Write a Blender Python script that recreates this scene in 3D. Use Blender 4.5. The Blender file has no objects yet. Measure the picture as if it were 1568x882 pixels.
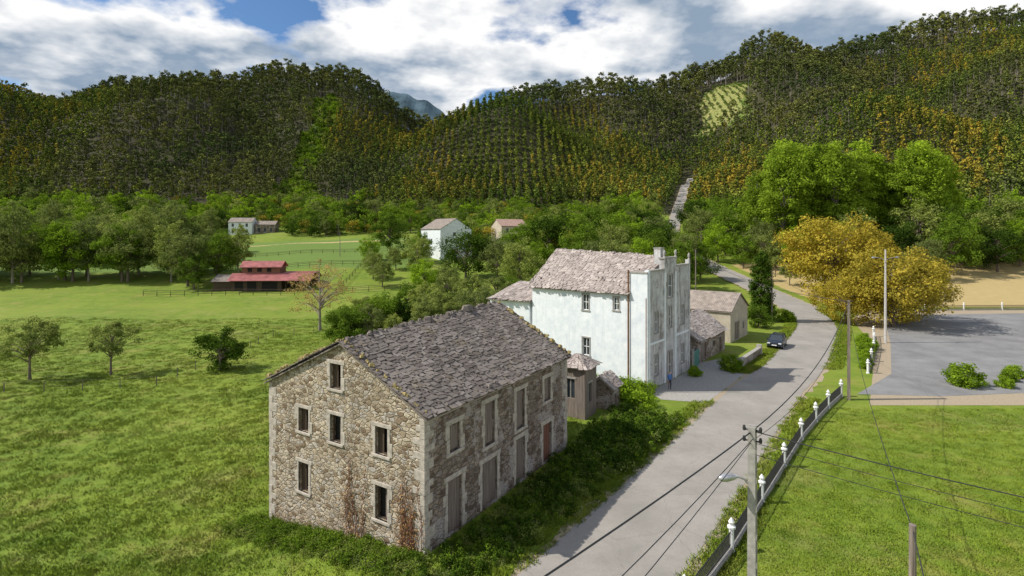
import bpy, bmesh, math, random
import numpy as np
from mathutils import Vector, Matrix
random.seed(7); rng=np.random.default_rng(7)
S=bpy.context.scene
V=Vector
# ------------------------------------------------------------------ terrain heights
HX=np.array([-1600,-900,-480,-400,-260,-180,-130,-90,-50,40,130,240,280,320,400,560,900,1600.])
HY=np.array([-400,130,200,280,350,430,600,760,1100,1700.])
HT=np.array([
[0]*18,[0]*18,
[8,8,6,6,5,5,5,6,8,9,10,14,16,18,22,30,40,40],
[22,22,19,18,16,16,16,17,18,19,22,34,38,42,48,60,90,90],
[52,52,46,44,38,36,35,34,33,33,38,60,66,70,82,100,130,130],
[95,95,88,85,80,76,72,62,56,54,56,85,92,92,115,140,180,180],
[155,155,146,164,180,176,156,128,142,154,168,196,222,196,222,236,255,255],
[110,110,100,110,120,120,100,50,60,90,100,130,140,140,160,180,200,200],
[50]*18,[40]*18],dtype=float)
GX=np.arange(-1600,1601,10.); GY=np.arange(-400,1701,10.)
tmp=np.array([np.interp(GX,HX,r) for r in HT])
G=np.array([np.interp(GY,HY,tmp[:,i]) for i in range(len(GX))])
for _ in range(2):
    P_=np.pad(G,1,mode='edge'); G=(P_[:-2,1:-1]+P_[2:,1:-1]+P_[1:-1,1:-1])/3
    P_=np.pad(G,1,mode='edge'); G=(P_[1:-1,:-2]+P_[1:-1,2:]+P_[1:-1,1:-1])/3
def ss(t): t=np.clip(t,0,1); return t*t*(3-2*t)
SP=[(-20,470,75,45,38),(-95,500,40,60,-14),(60,520,28,50,-18),(250,400,45,70,28),(165,500,34,60,-18),(330,480,40,60,-18),(430,430,60,60,32),(-290,450,70,45,38),(-215,480,30,60,-18),(-420,430,60,50,26),(-360,520,40,50,-18)]
def H(x,y):
    x=np.asarray(x,float); y=np.asarray(y,float)
    fx=np.clip((x+1600)/10,0,len(GX)-1.001); fy=np.clip((y+400)/10,0,len(GY)-1.001)
    i=fx.astype(int); j=fy.astype(int); a=fx-i; b=fy-j
    z=G[i,j]*(1-a)*(1-b)+G[i+1,j]*a*(1-b)+G[i,j+1]*(1-a)*b+G[i+1,j+1]*a*b
    z=z-2.0*ss((-x-3)/14)*(1-ss((y-130)/60))
    w=ss((y-330)/150)
    z=z+w*(6*np.sin(x/37+1+np.sin(y/50))+5*np.sin(y/31+x/60)+3*np.sin(x/14+y/23))
    for cx,cy,rx,ry,hh in SP: z=z+hh*np.exp(-((x-cx)/rx)**2-((y-cy)/ry)**2)*ss((y-300)/60)
    w2=ss((-x-10)/20)
    z=z+w2*.15*(np.sin(x/5.1+y/9)+np.sin(y/6.3-x/11))
    return z
def h(x,y): return float(H(x,y))
# ------------------------------------------------------------------ node helpers
def nd(nt,t,ins=None,**pr):
    n=nt.nodes.new(t)
    for k,v in pr.items(): setattr(n,k,v)
    for k,v in (ins or {}).items():
        if isinstance(v,bpy.types.NodeSocket): nt.links.new(v,n.inputs[k])
        else: n.inputs[k].default_value=v
    return n
def c4(c): return (c[0],c[1],c[2],1)
def mk(name,rough=.9,spec=.2,**k):
    m=bpy.data.materials.new(name); m.use_nodes=True; nt=m.node_tree
    b=nt.nodes['Principled BSDF']; b.inputs['Roughness'].default_value=rough; b.inputs['Specular IOR Level'].default_value=spec
    return m,nt,b
def mix(nt,f,a,b,mode='MIX'):
    n=nt.nodes.new('ShaderNodeMix'); n.data_type='RGBA'; n.blend_type=mode
    for i,v in ((0,f),(6,a),(7,b)):
        if isinstance(v,bpy.types.NodeSocket): nt.links.new(v,n.inputs[i])
        else: n.inputs[i].default_value= v if i==0 else c4(v)
    return n.outputs[2]
def ramp(nt,f,a,b):
    return nd(nt,'ShaderNodeMapRange',{0:f,1:a,2:b,3:0.,4:1.}).outputs[0]
def noi(nt,co,s,d=4,r=.6):
    return nd(nt,'ShaderNodeTexNoise',{'Vector':co,'Scale':s,'Detail':float(d),'Roughness':r}).outputs[0]
def math_(nt,op,a,b=0.):
    return nd(nt,'ShaderNodeMath',{0:a,1:b},operation=op).outputs[0]
def obj(nt): return nt.nodes.new('ShaderNodeTexCoord').outputs['Object']
def bump(nt,b,hh,st=.5,di=.05):
    n=nd(nt,'ShaderNodeBump',{'Height':hh,'Strength':st,'Distance':di}); nt.links.new(n.outputs[0],b.inputs['Normal'])
def plain(name,col,var=.25,scale=6,rough=.8,spec=.3,metal=0,bs=.2):
    m,nt,b=mk(name,rough,spec); co=obj(nt); f=noi(nt,co,scale,5)
    nt.links.new(mix(nt,ramp(nt,f,.3,.7),[x*(1-var) for x in col],[x*(1+var) for x in col]),b.inputs['Base Color'])
    b.inputs['Metallic'].default_value=metal
    if bs: bump(nt,b,f,bs,.02)
    return m
# ------------------------------------------------------------------ materials
def grasscol(nt,co):
    f1=noi(nt,co,.05,3); f2=noi(nt,co,.6,6,.7); f3=noi(nt,co,5,4,.7)
    c=mix(nt,ramp(nt,f2,.35,.65),(.115,.180,.016),(.195,.26,.028))
    c=mix(nt,math_(nt,'MULTIPLY',ramp(nt,f1,.42,.62),.6),c,(.225,.275,.034))
    c=mix(nt,math_(nt,'MULTIPLY',ramp(nt,f3,.45,.75),.4),c,(.075,.13,.014))
    f4=noi(nt,co,.22,5,.75)
    c=mix(nt,math_(nt,'MULTIPLY',ramp(nt,f4,.52,.68),.6),c,(.28,.25,.065))
    st=noi(nt,nd(nt,'ShaderNodeMapping',{0:co,2:(0,0,.5),3:(.03,.35,1)}).outputs[0],1,5,.75)
    c=mix(nt,math_(nt,'MULTIPLY',ramp(nt,st,.50,.68),.45),c,(.09,.15,.02))
    f6=noi(nt,co,.09,6,.8); c=mix(nt,math_(nt,'MULTIPLY',ramp(nt,f6,.54,.64),.35),c,(.30,.29,.09))
    return c,f2,f3
def m_ground():
    m,nt,b=mk('grass_ground'); co=obj(nt)
    c,f2,f3=grasscol(nt,co)
    at=nd(nt,'ShaderNodeAttribute',attribute_name='land'); sp=nd(nt,'ShaderNodeSeparateColor',{0:at.outputs['Color']})
    fn=math_(nt,'MULTIPLY',math_(nt,'SUBTRACT',f2,.5),.9)
    def msk(o): return ramp(nt,math_(nt,'ADD',o,fn),.35,.65)
    c=mix(nt,msk(sp.outputs[2]),c,mix(nt,f2,(.09,.16,.025),(.17,.24,.05)))
    c=mix(nt,msk(sp.outputs[0]),c,mix(nt,f2,(.36,.27,.11),(.52,.40,.19)))
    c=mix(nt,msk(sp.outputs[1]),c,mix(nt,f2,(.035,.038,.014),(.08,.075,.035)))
    nt.links.new(c,b.inputs['Base Color'])
    bump(nt,b,math_(nt,'ADD',f2,math_(nt,'MULTIPLY',f3,.4)),.5,.2); return m
def mixv(nt,co,f):
    return nd(nt,'ShaderNodeVectorMath',{0:co,1:nd(nt,'ShaderNodeCombineXYZ',{0:math_(nt,'MULTIPLY',f,1.2),1:math_(nt,'MULTIPLY',f,-.9)}).outputs[0]},operation='ADD').outputs[0]
def m_asphalt(name,a,bb):
    m,nt,b=mk(name,.85,.3); co=obj(nt); f1=noi(nt,co,.25,5,.7); f2=noi(nt,co,18,3); f3=noi(nt,co,1.5,5,.7)
    c=mix(nt,ramp(nt,f1,.35,.65),a,bb); c=mix(nt,math_(nt,'MULTIPLY',ramp(nt,f2,.4,.7),.3),c,[x*.6 for x in a])
    c=mix(nt,math_(nt,'MULTIPLY',ramp(nt,f3,.55,.7),.22),c,[x*.75 for x in a])
    v=nd(nt,'ShaderNodeTexVoronoi',{'Vector':mixv(nt,co,f3),'Scale':.22},feature='DISTANCE_TO_EDGE').outputs[0]
    c=mix(nt,math_(nt,'MULTIPLY',ramp(nt,v,.006,.002),.3),c,[x*.4 for x in a])
    nt.links.new(c,b.inputs['Base Color']); bump(nt,b,f2,.3,.01); return m
def m_rubble(name,cols,mortar,scale=2.6,plaster=0,pcol=(.4,.36,.33),dk=.45):
    m,nt,b=mk(name,.92,.15); co=obj(nt)
    wv=noi(nt,co,3,3); cd=nd(nt,'ShaderNodeVectorMath',{0:co,1:nd(nt,'ShaderNodeCombineXYZ',{0:math_(nt,'MULTIPLY',wv,.25),1:math_(nt,'MULTIPLY',wv,.2),2:math_(nt,'MULTIPLY',wv,.25)}).outputs[0]},operation='ADD').outputs[0]
    mp=nd(nt,'ShaderNodeMapping',{0:cd,3:(1,1,1.9)}).outputs[0]
    v=nd(nt,'ShaderNodeTexVoronoi',{'Vector':mp,'Scale':scale}); e=nd(nt,'ShaderNodeTexVoronoi',{'Vector':mp,'Scale':scale},feature='DISTANCE_TO_EDGE').outputs[0]
    sp=nd(nt,'ShaderNodeSeparateColor',{0:v.outputs['Color']})
    c=mix(nt,ramp(nt,sp.outputs[0],0,1),cols[0],cols[1]); c=mix(nt,ramp(nt,sp.outputs[1],.6,.9),c,cols[2]); c=mix(nt,ramp(nt,sp.outputs[2],.74,.86),c,cols[3])
    f=noi(nt,co,9,6,.7); c=mix(nt,.65,c,mix(nt,ramp(nt,f,.3,.7),(.35,.35,.35),(1.5,1.47,1.42)),'MULTIPLY')
    big=noi(nt,co,.5,5,.65); mid=noi(nt,co,1.1,5,.7)
    mo=ramp(nt,e,.07,.02); c=mix(nt,mo,c,mix(nt,ramp(nt,mid,.38,.58),mortar,[x*.4 for x in mortar]))
    if plaster:
        c=mix(nt,ramp(nt,big,.62-plaster*.2,.66-plaster*.2),c,mix(nt,f,[x*.7 for x in pcol],[x*1.15 for x in pcol]))
    c=mix(nt,math_(nt,'MULTIPLY',ramp(nt,big,.55,.35),dk),c,[x*.5 for x in cols[0]])
    z=nd(nt,'ShaderNodeSeparateXYZ',{0:co}).outputs[2]
    c=mix(nt,math_(nt,'MULTIPLY',ramp(nt,math_(nt,'ADD',z,math_(nt,'MULTIPLY',mid,3.)),1.2,-.4),.6),c,(.26,.16,.08))
    st=noi(nt,nd(nt,'ShaderNodeMapping',{0:co,3:(1.6,1.6,.2)}).outputs[0],1.4,5,.7)
    c=mix(nt,math_(nt,'MULTIPLY',ramp(nt,st,.54,.72),dk),c,(.13,.115,.10))
    nt.links.new(c,b.inputs['Base Color'])
    bump(nt,b,math_(nt,'ADD',ramp(nt,e,0.,.14),math_(nt,'MULTIPLY',f,.5)),.85,.055); return m
def m_slab(name,a,bb,lich=(.3,.24,.12),moss=0):
    m,nt,b=mk(name,.85,.2); co=obj(nt); r=nd(nt,'ShaderNodeNewGeometry').outputs['Random Per Island']
    f=noi(nt,co,4,6,.75); c=mix(nt,r,a,bb); c=mix(nt,math_(nt,'MULTIPLY',ramp(nt,f,.5,.7),.6),c,lich)
    g=noi(nt,co,.6,4); c=mix(nt,math_(nt,'MULTIPLY',ramp(nt,g,.4,.65),.4),c,[x*.7 for x in a])
    if moss: g2=noi(nt,co,.9,6,.75); c=mix(nt,math_(nt,'MULTIPLY',ramp(nt,g2,.56,.68),moss),c,(.22,.17,.08))
    nt.links.new(c,b.inputs['Base Color']); bump(nt,b,f,.5,.03); return m
def m_plaster(name,a,bb,stain=(.25,.24,.22),sa=.5,lo=.52):
    m,nt,b=mk(name,.9,.2); co=obj(nt)
    f=noi(nt,co,1.2,6,.7); mp=nd(nt,'ShaderNodeMapping',{0:co,3:(2.5,2.5,.22)}).outputs[0]; st=noi(nt,mp,1.3,6,.7)
    c=mix(nt,ramp(nt,f,.35,.65),a,bb); c=mix(nt,math_(nt,'MULTIPLY',ramp(nt,st,lo,lo+.2),sa),c,stain)
    f2=noi(nt,co,.7,7,.75); c=mix(nt,math_(nt,'MULTIPLY',ramp(nt,f2,lo+.06,lo+.16),sa),c,[x*1.15 for x in stain])
    nt.links.new(c,b.inputs['Base Color']); bump(nt,b,f,.25,.03); return m
def m_wood(name,a,bb):
    m,nt,b=mk(name,.85,.2); co=obj(nt); mp=nd(nt,'ShaderNodeMapping',{0:co,3:(14,14,.7)}).outputs[0]; f=noi(nt,mp,1,5,.7)
    nt.links.new(mix(nt,ramp(nt,f,.3,.7),a,bb),b.inputs['Base Color']); bump(nt,b,f,.4,.02); return m
def m_leaf(name,a,bb,tr=.3,cs=.5,top=None,toph=10,hv=.25,ta=.85,patch=0):
    m=bpy.data.materials.new(name); m.use_nodes=True; nt=m.node_tree; nt.nodes.remove(nt.nodes['Principled BSDF'])
    out=nt.nodes['Material Output']; co=obj(nt); gg=nd(nt,'ShaderNodeNewGeometry'); r=gg.outputs['Random Per Island']
    f=noi(nt,co,cs,3); c=mix(nt,r,a,bb); c=mix(nt,1.,c,mix(nt,ramp(nt,f,.35,.65),(.62,.66,.62),(1.3,1.25,1.2)),'MULTIPLY')
    ra=nd(nt,'ShaderNodeObjectInfo').outputs['Random']
    if top is not None:
        z=nd(nt,'ShaderNodeSeparateXYZ',{0:co}).outputs[2]; k=ramp(nt,math_(nt,'ADD',z,math_(nt,'MULTIPLY',r,toph*.5)),toph*.8,toph*1.4)
        c=mix(nt,math_(nt,'MULTIPLY',math_(nt,'MULTIPLY',k,ta),ramp(nt,ra,.0,.8)),c,top)
    if patch:
        pn=noi(nt,gg.outputs['Position'],.011,4,.6); c=mix(nt,1.,c,mix(nt,ramp(nt,pn,.38,.62),(.70,.85,.8),(1.3,1.22,1.05)),'MULTIPLY')
    c=mix(nt,1.,c,mix(nt,ra,(1-hv,1-hv,1-hv),(1+hv*1.2,1+hv,1-hv*.2)),'MULTIPLY')
    d=nd(nt,'ShaderNodeBsdfDiffuse',{0:c})
    if tr>0:
        t=nd(nt,'ShaderNodeBsdfTranslucent',{0:c})
        mx=nd(nt,'ShaderNodeMixShader',{0:tr,1:d.outputs[0],2:t.outputs[0]}); nt.links.new(mx.outputs[0],out.inputs[0])
    else: nt.links.new(d.outputs[0],out.inputs[0])
    return m
def m_blade(name):
    m=bpy.data.materials.new(name); m.use_nodes=True; nt=m.node_tree; nt.nodes.remove(nt.nodes['Principled BSDF'])
    out=nt.nodes['Material Output']; pos=nd(nt,'ShaderNodeNewGeometry'); c,f2,f3=grasscol(nt,pos.outputs['Position'])
    c=mix(nt,1.,c,mix(nt,pos.outputs['Random Per Island'],(.95,1.0,.9),(1.7,1.6,1.6)),'MULTIPLY')
    up=nd(nt,'ShaderNodeVectorMath',{0:nd(nt,'ShaderNodeVectorMath',{0:pos.outputs['Normal'],1:(.25,.25,.25)},operation='MULTIPLY').outputs[0],1:(0,0,1)},operation='ADD').outputs[0]
    up=nd(nt,'ShaderNodeVectorMath',{0:up},operation='NORMALIZE').outputs[0]
    d=nd(nt,'ShaderNodeBsdfDiffuse',{0:c,'Normal':up}); nt.links.new(d.outputs[0],out.inputs[0]); return m
M={}
M['ground']=m_ground()
M['road']=m_asphalt('old_asphalt',(.27,.25,.22),(.36,.33,.295))
M['park']=m_asphalt('parking_asphalt',(.19,.185,.185),(.28,.275,.27))
M['gravel']=plain('gravel',(.36,.29,.20),.3,8)
M['conc']=plain('concrete',(.34,.32,.29),.25,5)
M['rub']=m_rubble('rubble_stone',[(.37,.29,.20),(.62,.53,.41),(.48,.43,.38),(.22,.155,.10)],(.52,.445,.34),2.9,0,(.4,.36,.33),.4)
M['rub2']=m_rubble('rubble_stone_plastered',[(.26,.20,.155),(.44,.36,.30),(.34,.29,.27),(.17,.12,.09)],(.28,.24,.19),2.4,.5,(.44,.385,.35))
M['gran']=plain('granite',(.45,.40,.34),.3,4,.9,.2,0,.4)
M['slab']=m_slab('slate_slab',(.12,.10,.09),(.29,.25,.225),(.30,.25,.18),.45)
M['slabw']=m_slab('pale_slate_slab',(.31,.26,.235),(.53,.46,.415),(.26,.22,.18))
M['white']=m_plaster('white_plaster',(.66,.71,.74),(.84,.86,.86),(.42,.47,.50),.32)
M['grayp']=m_plaster('weathered_plaster',(.42,.42,.42),(.66,.65,.64),(.18,.155,.135),.8,.47)
M['beige']=m_plaster('beige_plaster',(.42,.36,.28),(.55,.48,.38))
M['wood']=m_wood('weathered_wood',(.13,.10,.085),(.30,.25,.21))
M['woodr']=m_wood('red_brown_wood',(.14,.06,.04),(.26,.13,.09))
M['woodd']=m_wood('dark_wood',(.05,.035,.025),(.12,.085,.06))
M['dark']=plain('dark_interior',(.015,.014,.013),.2)
M['glass']=plain('window_glass',(.04,.05,.06),.2,2,.15,.6,0,0)
M['wpaint']=plain('white_paint',(.75,.75,.73),.08,4,.6)
M['red']=plain('red_metal_roof',(.38,.13,.12),.35,.8,.6)
M['redb']=plain('red_brown_roof',(.36,.24,.19),.25,2,.8)
M['iron']=plain('dark_iron',(.035,.035,.035),.2,8,.6,.4)
M['steel']=plain('galvanised_steel',(.5,.5,.52),.1,8,.4,.5,.6,0)
M['rust']=plain('rusty_pipe',(.2,.11,.06),.3)
M['tile']=plain('brown_fibre_roof',(.30,.25,.21),.35,1.5)
M['bark']=plain('bark',(.16,.125,.095),.35,4)
M['barkg']=plain('pale_bark',(.28,.24,.2),.35,4)
M['car']=plain('dark_blue_car_paint',(.03,.04,.06),.05,3,.25,.6,.3,0)
M['tyre']=plain('tyre_rubber',(.02,.02,.02))
M['green']=plain('green_gate_paint',(.12,.28,.24),.15)
M['l_green']=m_leaf('leaf_green',(.085,.16,.018),(.20,.30,.04),.4,.5)
M['l_bright']=m_leaf('leaf_bright_green',(.14,.25,.02),(.29,.42,.04),.4,.35)
M['l_poplar']=m_leaf('leaf_poplar',(.19,.30,.025),(.37,.50,.06),.45,.3)
M['l_dark']=m_leaf('leaf_dark_green',(.035,.075,.012),(.09,.15,.022),.3,.8)
M['l_sage']=m_leaf('leaf_sage',(.17,.23,.055),(.30,.35,.12),.4,.5)
M['l_ochre']=m_leaf('leaf_ochre',(.26,.225,.035),(.47,.39,.075),.4,.5)
M['l_rust']=m_leaf('leaf_rust',(.30,.22,.11),(.46,.35,.18),.4,.5)
M['l_euc']=m_leaf('eucalyptus_leaf',(.07,.09,.035),(.175,.19,.075),0,.25,None,10,.3,.8,1)
M['l_plan']=m_leaf('young_eucalyptus_leaf',(.075,.115,.025),(.19,.215,.045),0,.3,(.36,.25,.055),10,.3,.6,1)
M['l_plan2']=m_leaf('green_eucalyptus_leaf',(.065,.11,.025),(.17,.22,.05),0,.3,(.22,.24,.06),11,.3,.7,1)
M['l_grass']=m_blade('grass_blade')
M['l_dry']=m_leaf('dry_vine_leaf',(.22,.13,.07),(.40,.25,.14),.2,2)
# ------------------------------------------------------------------ mesh builder
def link(o,parent=None):
    S.collection.objects.link(o)
    if parent is not None:
        o.parent=parent; o.location=V(o.location)-parent.location
    return o
def empty(name,loc):
    e=bpy.data.objects.new(name,None); e.location=loc; e.empty_display_size=.5; S.collection.objects.link(e); return e
class MB:
    def __init__(s): s.v=[];s.f=[];s.m=[]
    def face(s,pts,mi=0):
        n=len(s.v); s.v+= [tuple(p) for p in pts]; s.f.append(tuple(range(n,n+len(pts)))); s.m.append(mi)
    def hexa(s,b,t,mi=0):
        n=len(s.v); s.v+=[tuple(p) for p in b]+[tuple(p) for p in t]
        for q in ((3,2,1,0),(4,5,6,7),(0,1,5,4),(1,2,6,5),(2,3,7,6),(3,0,4,7)): s.f.append(tuple(n+i for i in q)); s.m.append(mi)
    def ob(s,P,u,n,s0,s1,n0,n1,z0,z1,mi=0,tp=0):
        def p(a,b,z): return (P[0]+u[0]*a+n[0]*b,P[1]+u[1]*a+n[1]*b,z)
        s.hexa([p(s0,n0,z0),p(s1,n0,z0),p(s1,n1,z0),p(s0,n1,z0)],[p(s0+tp,n0+tp,z1),p(s1-tp,n0+tp,z1),p(s1-tp,n1-tp,z1),p(s0+tp,n1-tp,z1)],mi)
    def tube(s,pts,rs,k=8,mi=0):
        n0=len(s.v)
        for i,p in enumerate(pts):
            p=V(p); a=V(pts[min(i+1,len(pts)-1)])-V(pts[max(i-1,0)]); a.normalize()
            x=a.cross(V((0,0,1)) if abs(a.z)<.9 else V((1,0,0))).normalized(); y=a.cross(x)
            for j in range(k):
                t=2*math.pi*j/k; s.v.append(tuple(p+x*math.cos(t)*rs[i]+y*math.sin(t)*rs[i]))
        for i in range(len(pts)-1):
            for j in range(k):
                a=n0+i*k+j; b=n0+i*k+(j+1)%k; s.f.append((a,b,b+k,a+k)); s.m.append(mi)
        s.f.append(tuple(range(n0,n0+k))); s.m.append(mi)
        s.f.append(tuple(range(n0+(len(pts)-1)*k,n0+len(pts)*k))); s.m.append(mi)
    def mesh(s,name,mats):
        me=bpy.data.meshes.new(name); me.from_pydata(s.v,[],s.f); me.polygons.foreach_set('material_index',s.m)
        for m in mats: me.materials.append(M[m] if isinstance(m,str) else m)
        me.update(); return me
    def build(s,name,mats,parent=None,smooth=False,bevel=0):
        me=s.mesh(name,mats)
        if smooth: me.polygons.foreach_set('use_smooth',[True]*len(me.polygons))
        o=bpy.data.objects.new(name,me); link(o,parent)
        if bevel:
            b=o.modifiers.new('bevel','BEVEL'); b.width=bevel; b.segments=1
        return o
def frame(P,Q):
    P=V(P[:2]);Q=V(Q[:2]); L=(Q-P).length; u=(Q-P)/L; n=V((u.y,-u.x)); return P,u,n,L
def wall(mb,P,Q,z0,roof,ops,depth=.3,mi=0,fill=None):
    P,u,n,L=frame(P,Q)
    def p(a,b,z): return (P.x+u.x*a+n.x*b,P.y+u.y*a+n.y*b,z)
    rs,rz=roof
    R=lambda a: float(np.interp(a,rs,rz))
    br=sorted(set([0,L]+[x for x in rs if 0<x<L]+[o[0] for o in ops]+[o[1] for o in ops]))
    for a,b in zip(br[:-1],br[1:]):
        mid=(a+b)/2; col=sorted([o for o in ops if o[0]<mid<o[1]],key=lambda o:o[2]); z=z0
        for o in col:
            mb.face([p(a,0,z),p(b,0,z),p(b,0,o[2]),p(a,0,o[2])],mi); z=o[3]
        mb.face([p(a,0,z),p(b,0,z),p(b,0,R(b)),p(a,0,R(a))],mi)
    for o in ops:
        a,b,c,d=o[:4]
        for q in ([p(a,0,c),p(a,-depth,c),p(a,-depth,d),p(a,0,d)],[p(b,0,c),p(b,-depth,c),p(b,-depth,d),p(b,0,d)],
                  [p(a,0,c),p(b,0,c),p(b,-depth,c),p(a,-depth,c)],[p(a,0,d),p(b,0,d),p(b,-depth,d),p(a,-depth,d)]): mb.face(q,mi)
def surround(mb,fr,o,w=.22,pr=.03,mi=0,sill=True):
    P,u,n,L=fr; a,b,c,d=o[:4]
    mb.ob(P,u,n,a-w-.1,b+w+.14,-.1,pr+.01,d,d+w*1.15,mi)
    if sill: mb.ob(P,u,n,a-w-.08,b+w+.05,-.1,pr+.05,c-w*.8,c,mi)
    k=max(2,int((d-c)/.5)); 
    for sd_ in (0,1):
        z=c
        for j in range(k):
            zb=c+(d-c)*(j+1)/k+(random.uniform(-.08,.08) if j<k-1 else 0); e=random.uniform(.05,.2) if (j+sd_)%2 else random.uniform(-.04,.03)
            if sd_: mb.ob(P,u,n,b,b+w+e,-.1,pr+random.uniform(-.012,.008),z,zb-.014,mi)
            else: mb.ob(P,u,n,a-w-e,a,-.1,pr+random.uniform(-.012,.008),z,zb-.014,mi)
            z=zb
def slabs(mb,p00,p10,p11,p01,rows,size,mi=0,th=.045,jit=1.):
    p00,p10,p11,p01=map(V,(p00,p10,p11,p01)); nrm=(p10-p00).cross(p01-p00).normalized()
    if nrm.z<0: nrm=-nrm
    sag=random.random()*6
    def P(u,v): return (p00*(1-u)+p10*u)*(1-v)+(p01*(1-u)+p11*u)*v+nrm*(.06*math.sin(u*9+sag)*math.sin(v*5+1))
    Lu=(p10-p00).length; dv=1/rows
    mb.hexa([P(0,0)-nrm*.14,P(1,0)-nrm*.14,P(1,1)-nrm*.14,P(0,1)-nrm*.14],[P(0,0)-nrm*.07,P(1,0)-nrm*.07,P(1,1)-nrm*.07,P(0,1)-nrm*.07],mi)
    for r in range(rows):
        u=-random.random()*.5*size/Lu
        while u<1:
            w=size*random.choice([.55,.7,.9,1.1,1.4,1.8])*random.uniform(.85,1.15)/Lu; u1=min(u+w,1.0+.15/Lu); ua=max(u,-.1/Lu)
            v0=r*dv-dv*random.uniform(.05,.75)*jit; v1=(r+1)*dv+dv*.1
            if r==0: v0=-dv*random.uniform(.05,.5)
            lo=.035+random.uniform(0,.03)*jit; hi=random.uniform(0,.012); g=.004/Lu*random.uniform(1,6)
            sk=random.uniform(-.16,.16)*dv; c1=random.uniform(0,.2)*w; c2=random.uniform(0,.2)*w
            b=[P(ua+g+c1,v0+sk)+nrm*lo,P(u1-g-c2,v0-sk)+nrm*lo,P(u1-g,v1)+nrm*hi,P(ua+g,v1)+nrm*hi]
            if u1-ua>.05/Lu: mb.hexa(b,[q+nrm*th for q in b],mi)
            u+=w
def rocks(mb,A,B,n,r,mi=0):
    A=V(A);B=V(B)
    for i in range(n):
        p=A.lerp(B,random.random())+V((random.uniform(-.1,.1),random.uniform(-.1,.1),0)); q=r*random.uniform(.5,1.3)
        a=random.random()*3; u=(math.cos(a),math.sin(a)); nn=(-u[1],u[0])
        mb.ob(p,u,nn,-q,q,-q*.7,q*.7,p.z-.03,p.z+q*random.uniform(.5,1),mi,q*.3)
# ------------------------------------------------------------------ ground
def cat(*a):
    r=[]
    for s,e,st in a: r+=list(np.arange(s,e,st))
    r.append(a[-1][1]); return np.array(r)
xs=cat((-1500,-700,50),(-700,-200,12),(-200,-60,4),(-60,70,1),(70,200,3),(200,700,12),(700,1500,50))
ys=cat((-200,0,20),(0,10,5),(10,110,1),(110,350,3),(350,800,10),(800,1600,50))
XX,YY=np.meshgrid(xs,ys); ZZ=H(XX,YY); nx,ny=len(xs),len(ys)
me=bpy.data.meshes.new('ground')
idx=np.arange(nx*ny).reshape(ny,nx)
F=np.stack([idx[:-1,:-1],idx[:-1,1:],idx[1:,1:],idx[1:,:-1]],-1).reshape(-1,4)
me.from_pydata(np.stack([XX,YY,ZZ],-1).reshape(-1,3).tolist(),[],F.tolist())
me.polygons.foreach_set('use_smooth',[True]*len(me.polygons))
def seg(x,y,a,b):
    ax,ay=a;bx,by=b; t=np.clip(((x-ax)*(bx-ax)+(y-ay)*(by-ay))/((bx-ax)**2+(by-ay)**2),0,1)
    return np.hypot(x-ax-t*(bx-ax),y-ay-t*(by-ay))
GUL=[(-118,318),(-148,380),(-158,440),(-170,500),(-176,540)]
def gully(x,y): return np.min([seg(x,y,GUL[i],GUL[i+1]) for i in range(len(GUL)-1)],axis=0)+3*np.sin(y/11+x/17)+2*np.sin(y/5.)-np.clip((400-y)/12,0,6)
def clearing(x,y):
    u=(x-205-(y-535)*.45); return np.maximum(np.abs(u)/24,np.abs(y-535+u*.45)/27)+.14*np.sin(x/6+y/9)
def front(x): return np.interp(x,[-400,-200,-100,60,90,150,200,400],[320,325,325,330,300,262,235,215])
land=np.zeros((ny,nx,4)); land[...,3]=1
land[...,0]=ss((YY-112)/6)*(1-ss((YY-172)/6))*ss((XX-66)/5)*(1-ss((XX-400)/10))
land[...,1]=ss((YY-front(XX)+6)/12)*(1-ss((14-gully(XX,YY))/5))*(1-ss((1.05-clearing(XX,YY))/.1))
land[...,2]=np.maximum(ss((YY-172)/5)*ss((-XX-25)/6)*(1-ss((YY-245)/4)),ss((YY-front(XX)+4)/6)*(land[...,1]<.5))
land[...,0]=np.maximum(land[...,0],.9*ss((2.2-np.abs(YY-(238+.06*(XX+90))))/1.5)*ss((-XX-30)/4)*ss((XX+165)/4))
land[...,0]=np.maximum(land[...,0],.46*(clearing(XX,YY)<1.1))
ca=me.color_attributes.new('land','FLOAT_COLOR','POINT'); ca.data.foreach_set('color',land.reshape(-1))
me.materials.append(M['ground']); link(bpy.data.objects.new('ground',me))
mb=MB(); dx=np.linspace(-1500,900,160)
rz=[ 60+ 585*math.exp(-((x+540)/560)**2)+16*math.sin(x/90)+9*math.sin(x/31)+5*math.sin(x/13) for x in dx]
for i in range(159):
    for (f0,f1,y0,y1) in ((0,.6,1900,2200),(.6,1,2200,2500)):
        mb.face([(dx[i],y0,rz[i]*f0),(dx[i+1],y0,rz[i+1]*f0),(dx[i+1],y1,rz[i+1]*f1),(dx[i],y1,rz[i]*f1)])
M['far']=plain('haze_tinted_forest',(.085,.13,.155),.45,.015,1,0,0,0)  # far forest with the blue haze of distance painted into its colour
mb.build('distant_hill',['far'],None,True)
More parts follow.
